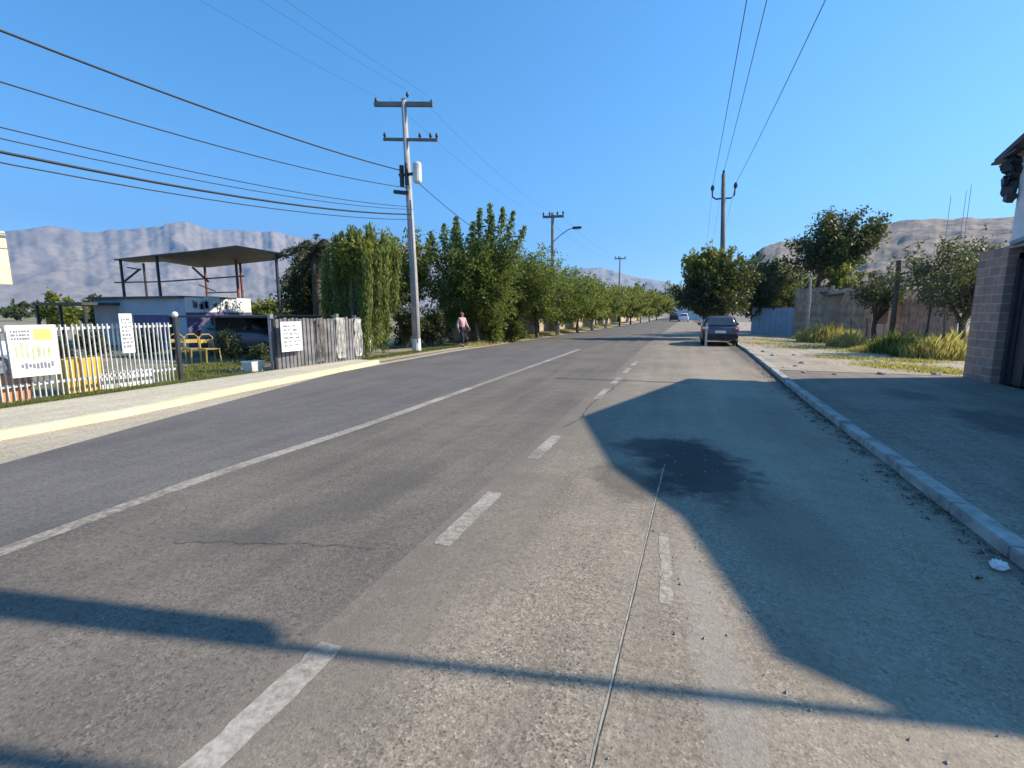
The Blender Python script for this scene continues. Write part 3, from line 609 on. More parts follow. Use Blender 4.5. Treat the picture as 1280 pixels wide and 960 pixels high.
def pole_lamp(X, Y, h):
    t = thing('utility_pole', 'dark power pole with single crossarm and street lamp arm rising from the tree row', 'utility pole', (X, Y, 0))
    bm = bmesh.new(); tube(bm, [(0, 0, -.1), (-.05, 0, h*.4), (-.12, 0, h)], [.2, .17, .13], 10); bobj('shaft', bm, 'darkpole', t, True)
    bm = bmesh.new(); beam(bm, (-1.0, 0, h-.3), (.85, .1, h-.32), .14, .2); bobj('crossarm', bm, 'darkpole', t)
    for x in (-.95, -.4, .3, .8): bm = bmesh.new(); insul(bm, x, 0, h-.22, 1.4); bobj('insulator', bm, 'ceramic', t)
    bm = bmesh.new(); tube(bm, [(.0, 0, h-2.4), (.6, 0, h-1.9), (1.3, -.1, h-1.5), (1.75, -.1, h-1.38)], .04, 8); bobj('lamp_arm', bm, 'steel', t, True)
    bm = bmesh.new(); vs = box(bm, 1.65, 2.45, -.22, .08, h-1.48, h-1.28, bev=.06); l = bobj('lamp_head', bm, 'darksteel', t)
    bm = bmesh.new(); box(bm, 1.85, 2.38, -.17, .03, h-1.51, h-1.477); bobj('lamp_lens', bm, 'palelens', l)
p2 = AY(691, 391, 42)[0]; pole_lamp(p2, 42, top(266, 691, 42))
def pole_simple(X, Y, h, label, arm=.9, mat='darkpole', r=.16, top_r=.1, lx_=0.):
    t = thing('utility_pole', label, 'utility pole', (X, Y, 0))
    bm = bmesh.new(); tube(bm, [(0, 0, -.1), (lx_, 0, h)], [r, top_r], 10); bobj('shaft', bm, mat, t, True)
    bm = bmesh.new(); beam(bm, (lx_-arm, 0, h-.3), (lx_+arm, 0, h-.3), .12, .16); bobj('crossarm', bm, 'darkpole', t)
    for x in (-.9, -.3, .9): bm = bmesh.new(); insul(bm, lx_+x*arm, 0, h-.22, 1.3); bobj('insulator', bm, 'ceramic', t)
    return t
p3 = AY(773, 391, 78)[0]; pole_simple(p3, 78, top(321, 773, 78), 'farthest power pole on the left, a thin dark T above the trees', .85)
pole_simple(-10.3, -14, 9.8, 'power pole on the left behind the viewpoint', 1.2, 'pole')
# right pole with cradle brackets
xr = AY(900, 391, 33)[0]
t = thing('utility_pole', 'dark slim power pole with curved cradle bracket above the parked car', 'utility pole', (xr+.25, 33.6, 0)); hr = top(218, 899, 33.6)
bm = bmesh.new(); tube(bm, [(0, 0, -.1), (-.5, 0, hr)], [.2, .12], 10); bobj('shaft', bm, 'darkpole', t, True)
bm = bmesh.new(); zc = hr-1.45; tube(bm, [(-1.08, 0, zc+.5), (-1.05, 0, zc+.15), (-.85, 0, zc), (-.43, 0, zc+.02), (0, 0, zc), (.18, 0, zc+.15), (.22, 0, zc+.55)], .05, 8); bobj('bracket', bm, 'darksteel', t, True)
for x, z in ((-1.08, zc+.45), (.22, zc+.5), (-.5, hr-.03)): bm = bmesh.new(); insul(bm, x, 0, z, 1.8 if x > -.4 or x < -1 else 1.2); bobj('insulator', bm, 'ceramic', t)
pole_simple(2.9, -9, 9.8, 'power pole on the right behind the viewpoint', .8)
def cable(label, a, b, sag, r, group, name='overhead_cable', n=28):
    a, b = Vector(a), Vector(b); bm = bmesh.new(); mid = (a+b)/2
    pts = [a.lerp(b, i/n)-Vector((0, 0, sag*4*(i/n)*(1-i/n)))-mid for i in range(n+1)]
    tube(bm, pts, r, 5); o = bobj(name, bm, 'wire', None, True); o.location = mid; return tag(o, label, 'cable', group)
LG = 'cables strung along the left side'
x0 = -10.3
for i, (z, k, r, dx, lab) in enumerate([(7.1, .00426, .022, -.3, 'topmost heavy cable sloping from the upper left corner to the concrete pole'), (6.45, .0052, .014, -.1, 'second cable from the top, sloping to the concrete pole'),
        (5.75, .00515, .011, -.15, 'thin cable just above the thick black bundle at left'), (5.62, .0056, .010, .1, 'thin cable touching the top of the thick black bundle at left'), (5.45, .0056, .026, -.05, 'thickest black cable bundle, lowest but one at left'), (5.25, .0055, .012, .0, 'lowest cable hanging under the thick black bundle')]):
    L = 31.4; cable(lab, (x0+dx, 17.3, z), (x0+dx, -14, z), k*L*L/4, r, LG)
for i, (xx, z) in enumerate([(-11.65, 9.95), (-10.4, 10.05), (-9.5, 9.75)]):
    cable(['left', 'middle', 'right'][i]+' of three fine wires rising from the top crossarm of the concrete pole', (xx, 17.35, z), (xx, -14, 9.8), .9, .0035, 'fine wires on the left top crossarm')
for i, (xx, z) in enumerate([(-11.3, 9.9), (-9.9, 9.7)]):
    cable(['left', 'right'][i]+' fine wire from the concrete pole to the street lamp pole', (xx+.1, 17.4, z), (p2+(-.8, .6)[i], 42, 9.9), .6, .004, 'fine wires between the two nearest left poles')
cable('single cable running from the concrete pole down into the tree row', (-10.1, 17.5, 6.7), (p2, 42, 6.0), .9, .014, 'low cable')
for i, (xx, z) in enumerate([(-.8, 9.6), (.7, 9.6)]):
    cable(['left', 'right'][i]+' fine wire from the street lamp pole to the farthest left pole', (p2+xx, 42, 9.8), (p3+xx, 78, 9.9), .7, .007, 'fine wires between the far left poles')
bx = xr+.25
for i, (xo, z, xn) in enumerate([(-1.08, zc+.8, 1.05), (-.5, hr+.15, 1.62), (.22, zc+.85, 2.78)]):
    # passes over the camera's right, surveyed where it leaves the top of the frame
    cable(['left', 'middle', 'right'][i]+' of three wires climbing from the cradle bracket pole to the top of the sky', (bx+xo, 33.6, z), (xn+(xn-bx-xo)*1.1, -9, (9.2, 9.9, 9.2)[i]), .55, .011, 'three wires of the right pole')
    cable(['left', 'middle', 'right'][i]+' wire running on from the cradle bracket pole down the road', (bx+xo, 33.6, z), (bx+xo+1.2, 75, 9), .8, .008, 'wires beyond the right pole')
# service cables from the house to a post across the road, whose shadows lie on the near asphalt
cable('thick service cable crossing the road overhead from the house gable', (7.02, 4.63, 4.5), (-11.0, 2.30, 8.0), 0., .032, 'service cables over the road', 'service_cable')
cable('second thick service cable crossing the road nearer the viewpoint', (7.02, 3.92, 4.5), (-11.0, 1.65, 8.0), 0., .042, 'service cables over the road', 'service_cable')
def on1(x, off=0): f = (7.02-x)/18.02; return Vector((x, 4.63-2.33*f+off, 4.5+3.5*f))
bm = bmesh.new(); tube(bm, [on1(4.55, .05), on1(4.4, .09), on1(3.4, .10), on1(2.2, .10), on1(.2, .10), on1(0., .05)], [.03, .085, .10, .10, .085, .03], 10)
tag(bobj('cable_coil', bm, 'wire', None, True), 'long lashed coil of spare cable tied to the service cable overhead', 'cable coil')
for nm, x, y, h, lab in (('post', -11.05, 2.0, 8.1, 'steel post at the far left end of the service cables'), ('post', 7.12, 3.92, 4.7, 'steel post at the house end of the second service cable')):
    bm = bmesh.new(); tube(bm, [(0, 0, -.1), (0, 0, h*.5), (0, 0, h)], [.08, .07, .05], 10); beam(bm, (0, -.45, h-.15), (0, .45, h-.15), .06); o = bobj(nm, bm, 'steel'); o.location = (x, y, 0); tag(o, lab, 'post')

# ------------------------------------------------------------------ house, gate and block pier on the right
t = thing('house', 'white two storey house with dark ragged sheet roof at the right edge', 'house', (7.1, 9.6, 0))
prof = [(14.5, 5.2), (10.75, 6.4), (8.11, 5.8), (6.72, 5.25), (5.04, 4.92), (4.68, 4.6)]
bm = bmesh.new(); P2 = [(14.68, 0)]+[(y+.18*(i == 0), z-.12) for i, (y, z) in enumerate(prof)]+[(4.68, 0)]
f0 = [bm.verts.new((0, y-9.6, z)) for y, z in P2]; f1 = [bm.verts.new((5.5, y-9.6, z)) for y, z in P2]; bm.faces.new(f0); bm.faces.new(f1[::-1])
for i in range(len(P2)): bm.faces.new((f0[i], f1[i], f1[(i+1) % len(P2)], f0[(i+1) % len(P2)]))
bobj('wall', bm, 'whitepaint', t)
bm = bmesh.new(); pr = [(15.25, 5.16)]+prof[1:]
for (ya, za), (yb, zb) in zip(pr, pr[1:]):
    a0 = (-.22, ya-9.6, za); V = [bm.verts.new((x, y-9.6, z+dz)) for dz in (-.06, .06) for x, y, z in ((-.25, ya, za), (5.8, ya, za), (5.8, yb, zb), (-.25, yb, zb))]
    for q in ((0, 1, 2, 3), (4, 5, 6, 7), (0, 1, 5, 4), (1, 2, 6, 5), (2, 3, 7, 6), (3, 0, 4, 7)): bm.faces.new([V[k] for k in q])
rf = bobj('roof', bm, 'roofdark', t)
bm = bmesh.new(); rr = np.random.default_rng(4)                     # loose overhanging sheets and gutter pieces on the corner
beam(bm, (-.2, 15.3-9.6, 5.12), (-.2, 14.4-9.6, 5.2), .16, .05)
for k in range(34):
    z = rr.uniform(4.15, 5.08); m_ = Matrix.Translation((-.12+rr.normal(0, .05), 14.72-9.6+(z-4.1)*.22*rr.uniform(.1, 1.2), z)) @ Matrix.Rotation(rr.uniform(-1, 1), 4, 'X') @ Matrix.Rotation(rr.uniform(-.6, .6), 4, 'Z'); a_, b_, c_ = rr.uniform(.03, .08), rr.uniform(.05, .17), rr.uniform(.02, .09)
    box(bm, -a_, a_, -b_, b_, -c_, c_, m_)
bobj('gutter', bm, 'darksteel', t)
bm = bmesh.new(); box(bm, -.02, .03, 11.0-9.6, 12.2-9.6, 3.4, 4.5); wn = bobj('window', bm, 'glass', t); bm = bmesh.new()
for a, b, c_, d_ in ((10.94, 12.26, 3.34, 3.4),): box(bm, -.05, .04, a-9.6, b-9.6, c_, d_)
bobj('sill', bm, 'board', wn)
bm = bmesh.new(); box(bm, -.24, .24, -.55, .55, -.05, 3.0, bev=.01); o = bobj('block_pier', bm, 'block'); o.location = (6.72, 13.95, 0); tag(o, 'reddish block masonry pier ending the wall beside the dark gate', 'pier')
t = thing('gate', 'dark sheet metal gate right of the block pier', 'gate', (6.68, 9.1, 0))
bm = bmesh.new(); n = 44
for k in range(n): y0 = -4.25+k*8.5/n; box(bm, 0 if k % 2 else .03, .04 if k % 2 else .07, y0, y0+8.5/n, .08, 2.72)
bobj('sheet_panel', bm, 'darksteel', t)
bm = bmesh.new()
for y in (-4.3, 0, 4.2):
    bm = bmesh.new(); box(bm, -.06, .1, y-.05, y+.05, 0, 2.72); bobj('frame_post', bm, 'darksteel', t); bm = bmesh.new(); box(bm, -.05, .10, -4.4, 4.23, 2.73, 2.84); bobj('top_rail', bm, 'rust', t)
bm = bmesh.new(); beam(bm, (.0, 4.3, 2.98), (.1, -4.3, 2.98), .4, .06); beam(bm, (-.2, 4.2, 3.04), (-.2, 3.3, 3.14), .12, .08); bobj('awning', bm, 'steel', t)

# ------------------------------------------------------------------ right-hand fences and yard
def wallrun(name, label, a, b, h, mat, bw=.14, gap=.012, jit=.05, seed=0, th=.03, corr=False, post='wood'):
    a, b = Vector((a[0], a[1], 0)), Vector((b[0], b[1], 0)); L = (b-a).length; rz = math.atan2((b-a).y, (b-a).x); r = np.random.default_rng(seed)
    t = thing(name, label, 'fence', (a.x, a.y, 0), rz); bm = bmesh.new(); n = int(L/bw)
    for k in range(n):
        hh = h+r.normal(0, jit); x = k*L/n; o_ = (k % 2)*.03 if corr else r.uniform(0, .012); box(bm, x+gap/2, x+L/n-gap/2, o_, o_+th, .03, hh)
    bobj('boards' if not corr else 'sheets', bm, mat, t)
    bm = bmesh.new(); 
    for z in (.4, h*.8): box(bm, 0, L, .065, .12, z, z+.08)
    bobj('rail', bm, 'wood', t)
    for k in range(int(L/2.4)+1):
        bm = bmesh.new(); x = min(L-.05, k*2.4); box(bm, x-.05, x+.05, .121, .22, -.05, h+.12); bobj('post', bm, post, t)
    return t
yb_ = AY(940, 391, 40)[0], 40; yc = AY(992, 391, 38)[0], 38; yd = AY(1040, 391, 36)[0], 36; ye = AY(1090, 391, 33)[0], 33; yf = AY(1198, 391, 24)[0], 24
wallrun('sheet_fence', 'pale blue sheet metal fence behind the parked car, farthest right-hand fence', yb_, yc, 1.95, 'bluecorr', .2, 0, .01, 1, corr=True)
wallrun('plank_fence', 'tall grey brown plank fence right of the pale blue sheets', yc, yd, 3.2, 'wood', .18, .01, .06, 2)
wallrun('plank_fence', 'middle length of plank fence left of the salmon panel', yd, ye, 2.95, 'wood', .2, .012, .06, 3)
gx = (ye[0]+.75, 32.1)
wallrun('plank_fence', 'nearest length of plank fence running to the block pier', gx, yf, 2.3, 'wood', .16, .03, .12, 4)
bm = bmesh.new(); box(bm, -.3, .3, -.02, .03, 1.0, 2.4); box(bm, -.24, -.18, .031, .08, 0, 2.4); box(bm, .18, .24, .031, .08, 0, 2.4); o = bobj('painted_panel', bm, 'pinkpanel'); o.location = (AY(1102, 391, 31.3)[0], 31.3, 0); tag(o, 'salmon painted board standing between the plank fences', 'panel')
for i, (px, Y, h, r, lab) in enumerate([(1117, 28, 4.0, .13, 'thick dark wooden post rising beside the salmon board'), (1010, 34, 3.6, .08, 'pale thin post at the seam of sheet and plank fences'), (1182, 20, 1.7, .045, 'thin dark stake among the straw near the pier'), (1065, 26, 1.3, .03, 'thin stake left of the green weeds'), (1085, 26.5, 1.3, .03, 'thin stake nearest the green weeds')]):
    bm = bmesh.new(); tube(bm, [(0, 0, 0), (.03, 0, h*.6), (-.02, .02, h)], [r, r*.9, r*.8], 8); o = bobj('post', bm, ['bark', 'palebark', 'bark', 'bark', 'bark'][i]); o.location = (AY(px, 391, Y)[0], Y, .05); tag(o, lab, 'post', None)
t = thing('shed', 'low shed with dark sloping roof behind the plank fence', 'shed', (AY(1085, 391, 37)[0], 37, 0))
bm = bmesh.new(); box(bm, -2.6, 2.6, -1.5, 1.5, 0, 3.0); bobj('wall', bm, 'dirtwall', t)
bm = bmesh.new(); box(bm, -2.9, 2.9, -1.9, 1.9, -.05, .05, Matrix.Translation((0, 0, 3.3)) @ Matrix.Rotation(.16, 4, 'X') @ Matrix.Rotation(-.12, 4, 'Y')); bobj('roof', bm, 'roofdark', t)
for i, (px, Y, py) in enumerate([(1170, 34, 245), (1193, 34, 232), (1188, 34.4, 240)]):
    bm = bmesh.new(); h = top(py, px, Y); tube(bm, [(0, 0, 0), (0, 0, h)], [.022, .012], 6)
    o = bobj('aerial', bm, 'steel'); o.location = (AY(px, 391, Y)[0], Y, 0); tag(o, ['leftmost of the thin aerial masts above the olive tree', 'tallest and rightmost aerial mast above the olive tree', 'middle aerial mast above the olive tree'][i], 'aerial', 'aerial masts')
bm = bmesh.new(); box(bm, -.05, .05, -.03, .03, 0, .95); box(bm, -.055, .055, -.034, .034, .95, 1.12)
x, y = G(882, 433); t = thing('marker_post', 'pale roadside marker post with white reflector left of the parked car', 'marker post', (x, y, 0))
bobj('stake', bm, 'palebark', t); bm = bmesh.new(); tube(bm, [(0, -.036, .9), (0, -.055, .9)], .075, 12); bobj('reflector', bm, 'whitepaint', t)

# ------------------------------------------------------------------ vehicles
def loft(bm, secs):
    rings = [[bm.verts.new(p) for p in s] for s in secs]; n = len(rings[0])
    for a, b in zip(rings, rings[1:]):
        for k in range(n): bm.faces.new((a[k], a[(k+1) % n], b[(k+1) % n], b[k]))
    bm.faces.new(rings[0]); bm.faces.new(rings[-1])
def sec(y, hw, z0, z1, tuck=.06, cr=.1):
    return [(-hw+tuck, y, z0), (-hw, y, z0+.14), (-hw-.015, y, (z0+z1)*.5), (-hw+.02, y, z1-cr), (-hw+cr, y, z1), (hw-cr, y, z1), (hw-.02, y, z1-cr), (hw+.015, y, (z0+z1)*.5), (hw, y, z0+.14), (hw-tuck, y, z0)]
def car(label, loc, rz, paint, detail=True, hgt=1.45, name='parked_car'):
    """rear of the car at y = 0, nose at y = 4.1"""
    t = thing(name, label, 'car', loc, rz); k = hgt/1.45
    bm = bmesh.new()
    loft(bm, [sec(0, .70, .34, .80), sec(.06, .78, .28, .92*k), sec(.35, .83, .24, .97*k), sec(1.0, .85, .22, .96*k), (sec(2.9, .85, .22, .94*k)), sec(3.2, .84, .22, .90*k), sec(3.85, .80, .25, .78*k), sec(4.05, .72, .3, .68*k), sec(4.12, .6, .36, .6*k)])
    b = bobj('body', bm, paint, t, True); b.modifiers.new('bevel', 'BEVEL').width = .02
    def cab(y, hw, z): return [(-hw-.12*(1-(z-.9*k)/(.55*k)), y, .9*k), (-hw, y, z-.05), (-hw+.1, y, z), (hw-.1, y, z), (hw, y, z-.05), (hw+.12*(1-(z-.9*k)/(.55*k)), y, .9*k)]
    def c2(yb, yt, hb, ht, z): return [(-hb, yb, .9*k), (-ht, yt, z-.06), (-ht+.1, yt, z), (ht-.1, yt, z), (ht, yt, z-.06), (hb, yb, .9*k)]
    bm = bmesh.new(); loft(bm, [c2(.14, .62, .74, .56, 1.38*k), c2(.55, .95, .78, .60, 1.44*k), c2(1.6, 1.6, .79, .62, 1.45*k), c2(2.6, 2.2, .78, .60, 1.41*k), c2(3.15, 2.35, .76, .57, 1.38*k)])
    bobj('roof', bm, paint, t, True)
    def quad(pts, off=(0, 0, 0), mat='glass', nm='window', par=t):
        bm = bmesh.new(); a = [bm.verts.new(Vector(p)+Vector(off)) for p in pts]; b2 = [bm.verts.new(Vector(p)) for p in pts]; bm.faces.new(a); bm.faces.new(b2[::-1])
        for i in range(len(a)): bm.faces.new((a[i], a[(i+1) % len(a)], b2[(i+1) % len(a)], b2[i]))
        return bobj(nm, bm, mat, par)
    quad([(-.64, .20, .99*k), (.64, .20, .99*k), (.50, .57, 1.34*k), (-.50, .57, 1.34*k)], (0, -.035, .03), 'glass', 'rear_window')
    quad([(-.64, 3.07, .97*k), (.64, 3.07, .97*k), (.50, 2.42, 1.33*k), (-.50, 2.42, 1.33*k)], (0, .035, .03), 'glass', 'windscreen')
    for s in (-1, 1):
        for y0, y1, y2, y3 in ((.52, 1.55, 1.5, .84), (1.66, 2.86, 2.28, 1.66)):
            quad([(s*.795, y0, .97*k), (s*.80, y1, .97*k), (s*.645, y2, 1.36*k), (s*.64, y3, 1.36*k)], (s*.012, 0, .004), 'glass', 'window')
    for s in (-1, 1):
        for y in (.78, 3.3):
            bm = bmesh.new(); X = s*.74; tube(bm, [(X-.10, y, .31), (X-.085, y, .31), (X+.085, y, .31), (X+.10, y, .31)], [.27, .31, .31, .27], 22); wh = bobj('wheel', bm, 'black', t)
            bm = bmesh.new(); tube(bm, [(X+s*.098, y, .31), (X+s*.112, y, .31)], [.19, .17], 14); bobj('rim', bm, 'steel', wh)
    if detail:
        for s in (-1, 1):
            bm = bmesh.new(); box(bm, s*.74-.12, s*.74+.07, -.03, .14, .70, .93, bev=.02); l = bobj('tail_light', bm, 'redlens', t)
            bm = bmesh.new(); box(bm, s*.74-.09, s*.74+.05, -.045, -.028, .83, .915); bobj('lens', bm, 'palelens', l)
            bm = bmesh.new(); box(bm, s*.66-.13, s*.66+.13, 4.02, 4.10, .55, .68, bev=.02); bobj('headlight', bm, 'palelens', t)
            bm = bmesh.new(); box(bm, s*.93-.09, s*.93+.07, 2.62, 2.72, .96, 1.08, bev=.02); bobj('mirror', bm, paint, t)
        bm = bmesh.new(); box(bm, -.78, .78, -.09, .05, .36, .58, bev=.03); bobj('bumper', bm, 'black', t)
        bm = bmesh.new(); box(bm, -.24, .24, -.075, -.03, .63, .75); bobj('number_plate', bm, 'whitepaint', t)
        bm = bmesh.new(); tube(bm, [(.45, -.1, .28), (.45, .2, .28)], .03, 8); bobj('exhaust', bm, 'steel', t)
    return t
car('dark blue grey hatchback parked by the right kerb seen from behind', (1.78, 25.3, 0), -.02, 'carblue')
car('black car far down the road, left of two distant vehicles', (AY(843, 391, 98)[0], 98, 0), 0, 'cardark', False, 1.6, 'distant_car')
car('white car far down the road, right of two distant vehicles', (AY(855, 391, 92)[0], 92, 0), 0, 'carwhite', False, 1.5, 'distant_car')
car('white car parked behind the picket fence at the left edge', (-16.4, 3.4, 0), -.1, 'carwhite', True, 1.62)
car('silver pickup-like car under the dark canopy in the yard', (AY(318, 391, 13.5)[0]-3.4, 14.6, 0), -1.55, 'carblue', True, 1.5)
# pale building at the end of the road
t = thing('house', 'small pale house far away at the end of the road', 'house', (AY(868, 391, 120)[0], 122, 0)); bm = bmesh.new(); box(bm, -4, 4, -3, 3, 0, 3.2); bobj('wall', bm, 'whitepaint', t); bm = bmesh.new(); box(bm, -4.4, 4.4, -3.4, 3.4, 3.2, 3.5); bobj('roof', bm, 'roofdark', t)
# ochre garden wall behind the street trees
wl = [(-12.2, 24), (-11.6, 40), (-11.0, 60), (-9.8, 84), (-8.8, 110)]
n = len(wl); V = [(x, y, z) for z in (0, 1.7) for dx in (0, -.2) for x, y in [(a+dx, b) for a, b in wl]]; Fc = []
for i in range(n-1): Fc += [(i, i+1, 2*n+i+1, 2*n+i), (n+i, n+i+1, 3*n+i+1, 3*n+i), (2*n+i, 2*n+i+1, 3*n+i+1, 3*n+i)]
Fc += [(0, n, 3*n, 2*n), (n-1, 2*n-1, 4*n-1, 3*n-1)]
tag(fast('garden_wall', V, Fc, 'dirtwall'), 'ochre plastered wall running behind the street tree trunks', 'wall')
# low stones and kerb pieces next to the person
for i, (px, py, s, lab) in enumerate([(552, 428, .42, 'pale boulder nearest the concrete pole'), (562, 426, .36, 'pale boulder second from the concrete pole'), (606, 424, .34, 'pale boulder right of the person'), (622, 424, .32, 'pale boulder farthest right beyond the person'), (540, 431, .25, 'small pale boulder at the pole foot')]):
    bm = bmesh.new(); bmesh.ops.create_icosphere(bm, subdivisions=3, radius=s); r = np.random.default_rng(70+i)
    q = r.normal(size=(5, 3))
    for v in bm.verts:
        d = sum(.07*math.sin(3.1*v.co.dot(Vector(a))/s+j) for j, a in enumerate(q)); v.co *= 1+d; v.co.z *= .75
    x, y = G(px, py); o = bobj('boulder', bm, 'stone', None, True); o.location = (x, y, s*.3); tag(o, lab, 'boulder', 'boulders along the left pavement')

# ------------------------------------------------------------------ left property
def picket(label, a, b, h, pitch, mat, lean=0., base=.05):
    a, b = Vector((a[0], a[1], 0)), Vector((b[0], b[1], 0)); L = (b-a).length; t = thing('picket_fence', label, 'fence', (a.x, a.y, 0), math.atan2((b-a).y, (b-a).x)); bm = bmesh.new(); n = int(L/pitch); r = np.random.default_rng(int(L*10))
    for k in range(n):
        x = k*pitch; dx = lean+r.normal(0, .008); beam(bm, (x, 0, base), (x+dx, 0, h-.04), .034, .016)
    bobj('pickets', bm, mat, t)
    for z in (.28, h-.14):
        bm = bmesh.new(); box(bm, 0, L, .024, .06, z, z+.05); bobj('rail', bm, mat, t)
    return t
fl = (-11.2, 1.5); fm = (-11.1, 7.95)
picket('white metal picket fence along the left pavement before the gateway', fl, fm, 1.42, .088, 'whitemetal')
for i, (x, y, z, lab) in enumerate([(-11.08, 8.0, 1.5, 'dark gate post with white ball cap at the end of the picket fence'), (-10.2, 9.98, 1.42, 'dark gate post where the grey board fence starts')]):
    t = thing('gate_post', lab, 'post', (x, y, 0)); bm = bmesh.new(); box(bm, -.04, .04, -.04, .04, 0, z, bev=.006); bobj('shaft', bm, 'darksteel', t)
    if i == 0: bm = bmesh.new(); bmesh.ops.create_uvsphere(bm, u_segments=14, v_segments=8, radius=.07); o = bobj('ball_cap', bm, 'whitepaint', t, True); o.location = (0, 0, z+.06)
    else: bm = bmesh.new(); box(bm, -.06, .06, -.06, .06, z, z+.03); bobj('cap', bm, 'darksteel', t)
fe = (-9.95, 13.3); ff = (-11.7, 16.6)
wallrun('board_fence', 'grey board fence from the gateway to the weeping tree', (-10.2, 10.05), fe, 1.45, 'board', .13, .035, .02, 5, post='steel')
wallrun('board_fence', 'short grey board fence under the weeping tree', fe, ff, 1.4, 'board', .13, .04, .04, 6, post='steel')
def cloth(label, a, wd, z0, z1, mat, seed):
    r = np.random.default_rng(seed); n = 14; bm = bmesh.new(); g = [[bm.verts.new((i/n*wd, .03*math.sin(i*1.1+j*.5)+.02*r.normal(), z0+(z1-z0)*j/8)) for i in range(n+1)] for j in range(9)]
    for j in range(8):
        for i in range(n): bm.faces.new((g[j][i], g[j][i+1], g[j+1][i+1], g[j+1][i]))
    bmesh.ops.solidify(bm, geom=bm.faces[:], thickness=.006); o = bobj('cloth', bm, mat, None, True); o.location = (a[0], a[1], 0); o.rotation_euler = (0, 0, math.radians(86)); return tag(o, label, 'cloth', None)
cloth('pale sheet of cloth hung on the board fence, middle one', (-9.98, 12.2, 0), .35, .2, 1.45, 'whitemetal', 1)
cloth('pale sheet of cloth hung on the board fence, right one nearest the weeping tree', (-9.93, 13.0, 0), .3, .2, 1.4, 'whitemetal', 2)
cloth('pale sheet of cloth hung on the board fence beside the white notice', (-10.06, 11.4, 0), .3, .15, 1.42, 'board', 3)
# banners and notices (their print is worn to coloured smears and dark strokes)
def smears(name, parent, rects, mat):
    bm = bmesh.new()
    for x0, x1, z0, z1 in rects:
        box(bm, x0, x1, -.026, -.021, z0, z1)
    return bobj(name, bm, mat, parent)
M['smear_y'] = plain('yellow print', (.80, .66, .18), .6); M['smear_g'] = plain('pale green print', (.48, .58, .32), .6, var=.3, scale=8); M['smear_k'] = plain('grey print', (.20, .21, .25), .6)
M['bannerw'] = plain('banner vinyl', (.80, .80, .78), .45, var=.05)
a = AX(15, 470, -10.98); b = AX(76, 470, -10.98)
t = thing('banner', 'white banner with yellow band, green figures and dark lettering on the picket fence', 'banner', (-10.98, (a[1]+b[1])/2, 0), math.pi/2); L = abs(b[1]-a[1])
zt = AX(45, 406, -10.98)[2]; zb = AX(45, 470, -10.98)[2]; hw = L/2; hh = zt-zb
bm = bmesh.new(); box(bm, -hw, hw, -.02, .0, zb, zt); bobj('sheet', bm, 'bannerw', t)
smears('yellow_band', t, [(hw*.05, hw*.8, zt-hh*.30, zt-hh*.08)], 'smear_y')
rr = random.Random(3); 
smears('green_print', t, [(-hw*.75+k*hw*.22, -hw*.75+k*hw*.22+hw*rr.uniform(.07, .15), zt-hh*rr.uniform(.55, .7), zt-hh*rr.uniform(.32, .48)) for k in range(7)], 'smear_g')
smears('lettering', t, [(-hw*.6+k*hw*.155, -hw*.6+k*hw*.155+hw*.1, zt-hh*(.84+rr.uniform(-.02, .02)), zt-hh*(.74+rr.uniform(-.02, .02))) for k in range(9)], 'smear_k')
smears('small_print', t, [(-hw*.85+k*hw*.11, -hw*.85+k*hw*.11+hw*rr.uniform(.04, .09), zt-hh*(.14+.07*j), zt-hh*(.10+.07*j)) for k in range(7) for j in range(3)], 'smear_k')
def notice(label, px0, px1, py0, py1, X, n, seed):
    a = AX(px0, py1, X); b = AX(px1, py1, X); zt = AX((px0+px1)/2, py0, X)[2]; zb = AX((px0+px1)/2, py1, X)[2]; hw = abs(b[1]-a[1])/2; hh = zt-zb
    t = thing('notice_board', label, 'notice', (X, (a[1]+b[1])/2, 0), math.pi/2); bm = bmesh.new(); box(bm, -hw, hw, -.02, 0, zb, zt, bev=.003); bobj('panel', bm, 'bannerw', t); r = random.Random(seed)
    rc = []
    for k in range(n*2):
        x = -hw*.75; zz = zt-hh*(.12+.78*k/(n*2))
        while x < hw*.6: w_ = hw*r.uniform(.12, .4); rc.append((x, min(x+w_, hw*.8), zz-hh*r.uniform(.025, .06), zz)); x += w_+hw*r.uniform(.06, .3)
    smears('lettering', t, rc, 'smear_k')
notice('narrow upright white notice on the picket fence', 153, 169, 392, 441, -10.98, 4, 1)
notice('square white notice on the board fence beside the gateway', 352, 378, 402, 439, -10.0, 3, 2)
t = thing('pole_sign', 'tall cream sign on a post cut by the left edge', 'sign', (-12, 5.0, 0)); z0 = AX(3, 356, -12)[2]; z1 = AX(3, 290, -12)[2]
bm = bmesh.new(); tube(bm, [(0, 0, 0), (0, 0, z1)], .05, 8); bobj('post', bm, 'steel', t); yR = AX(6, 320, -12)[1]-5.0
bm = bmesh.new(); box(bm, .055, .12, yR-1.2, yR, z0, z1, bev=.01); bobj('panel', bm, plain('cream sign', (.72, .68, .42), .5), t)
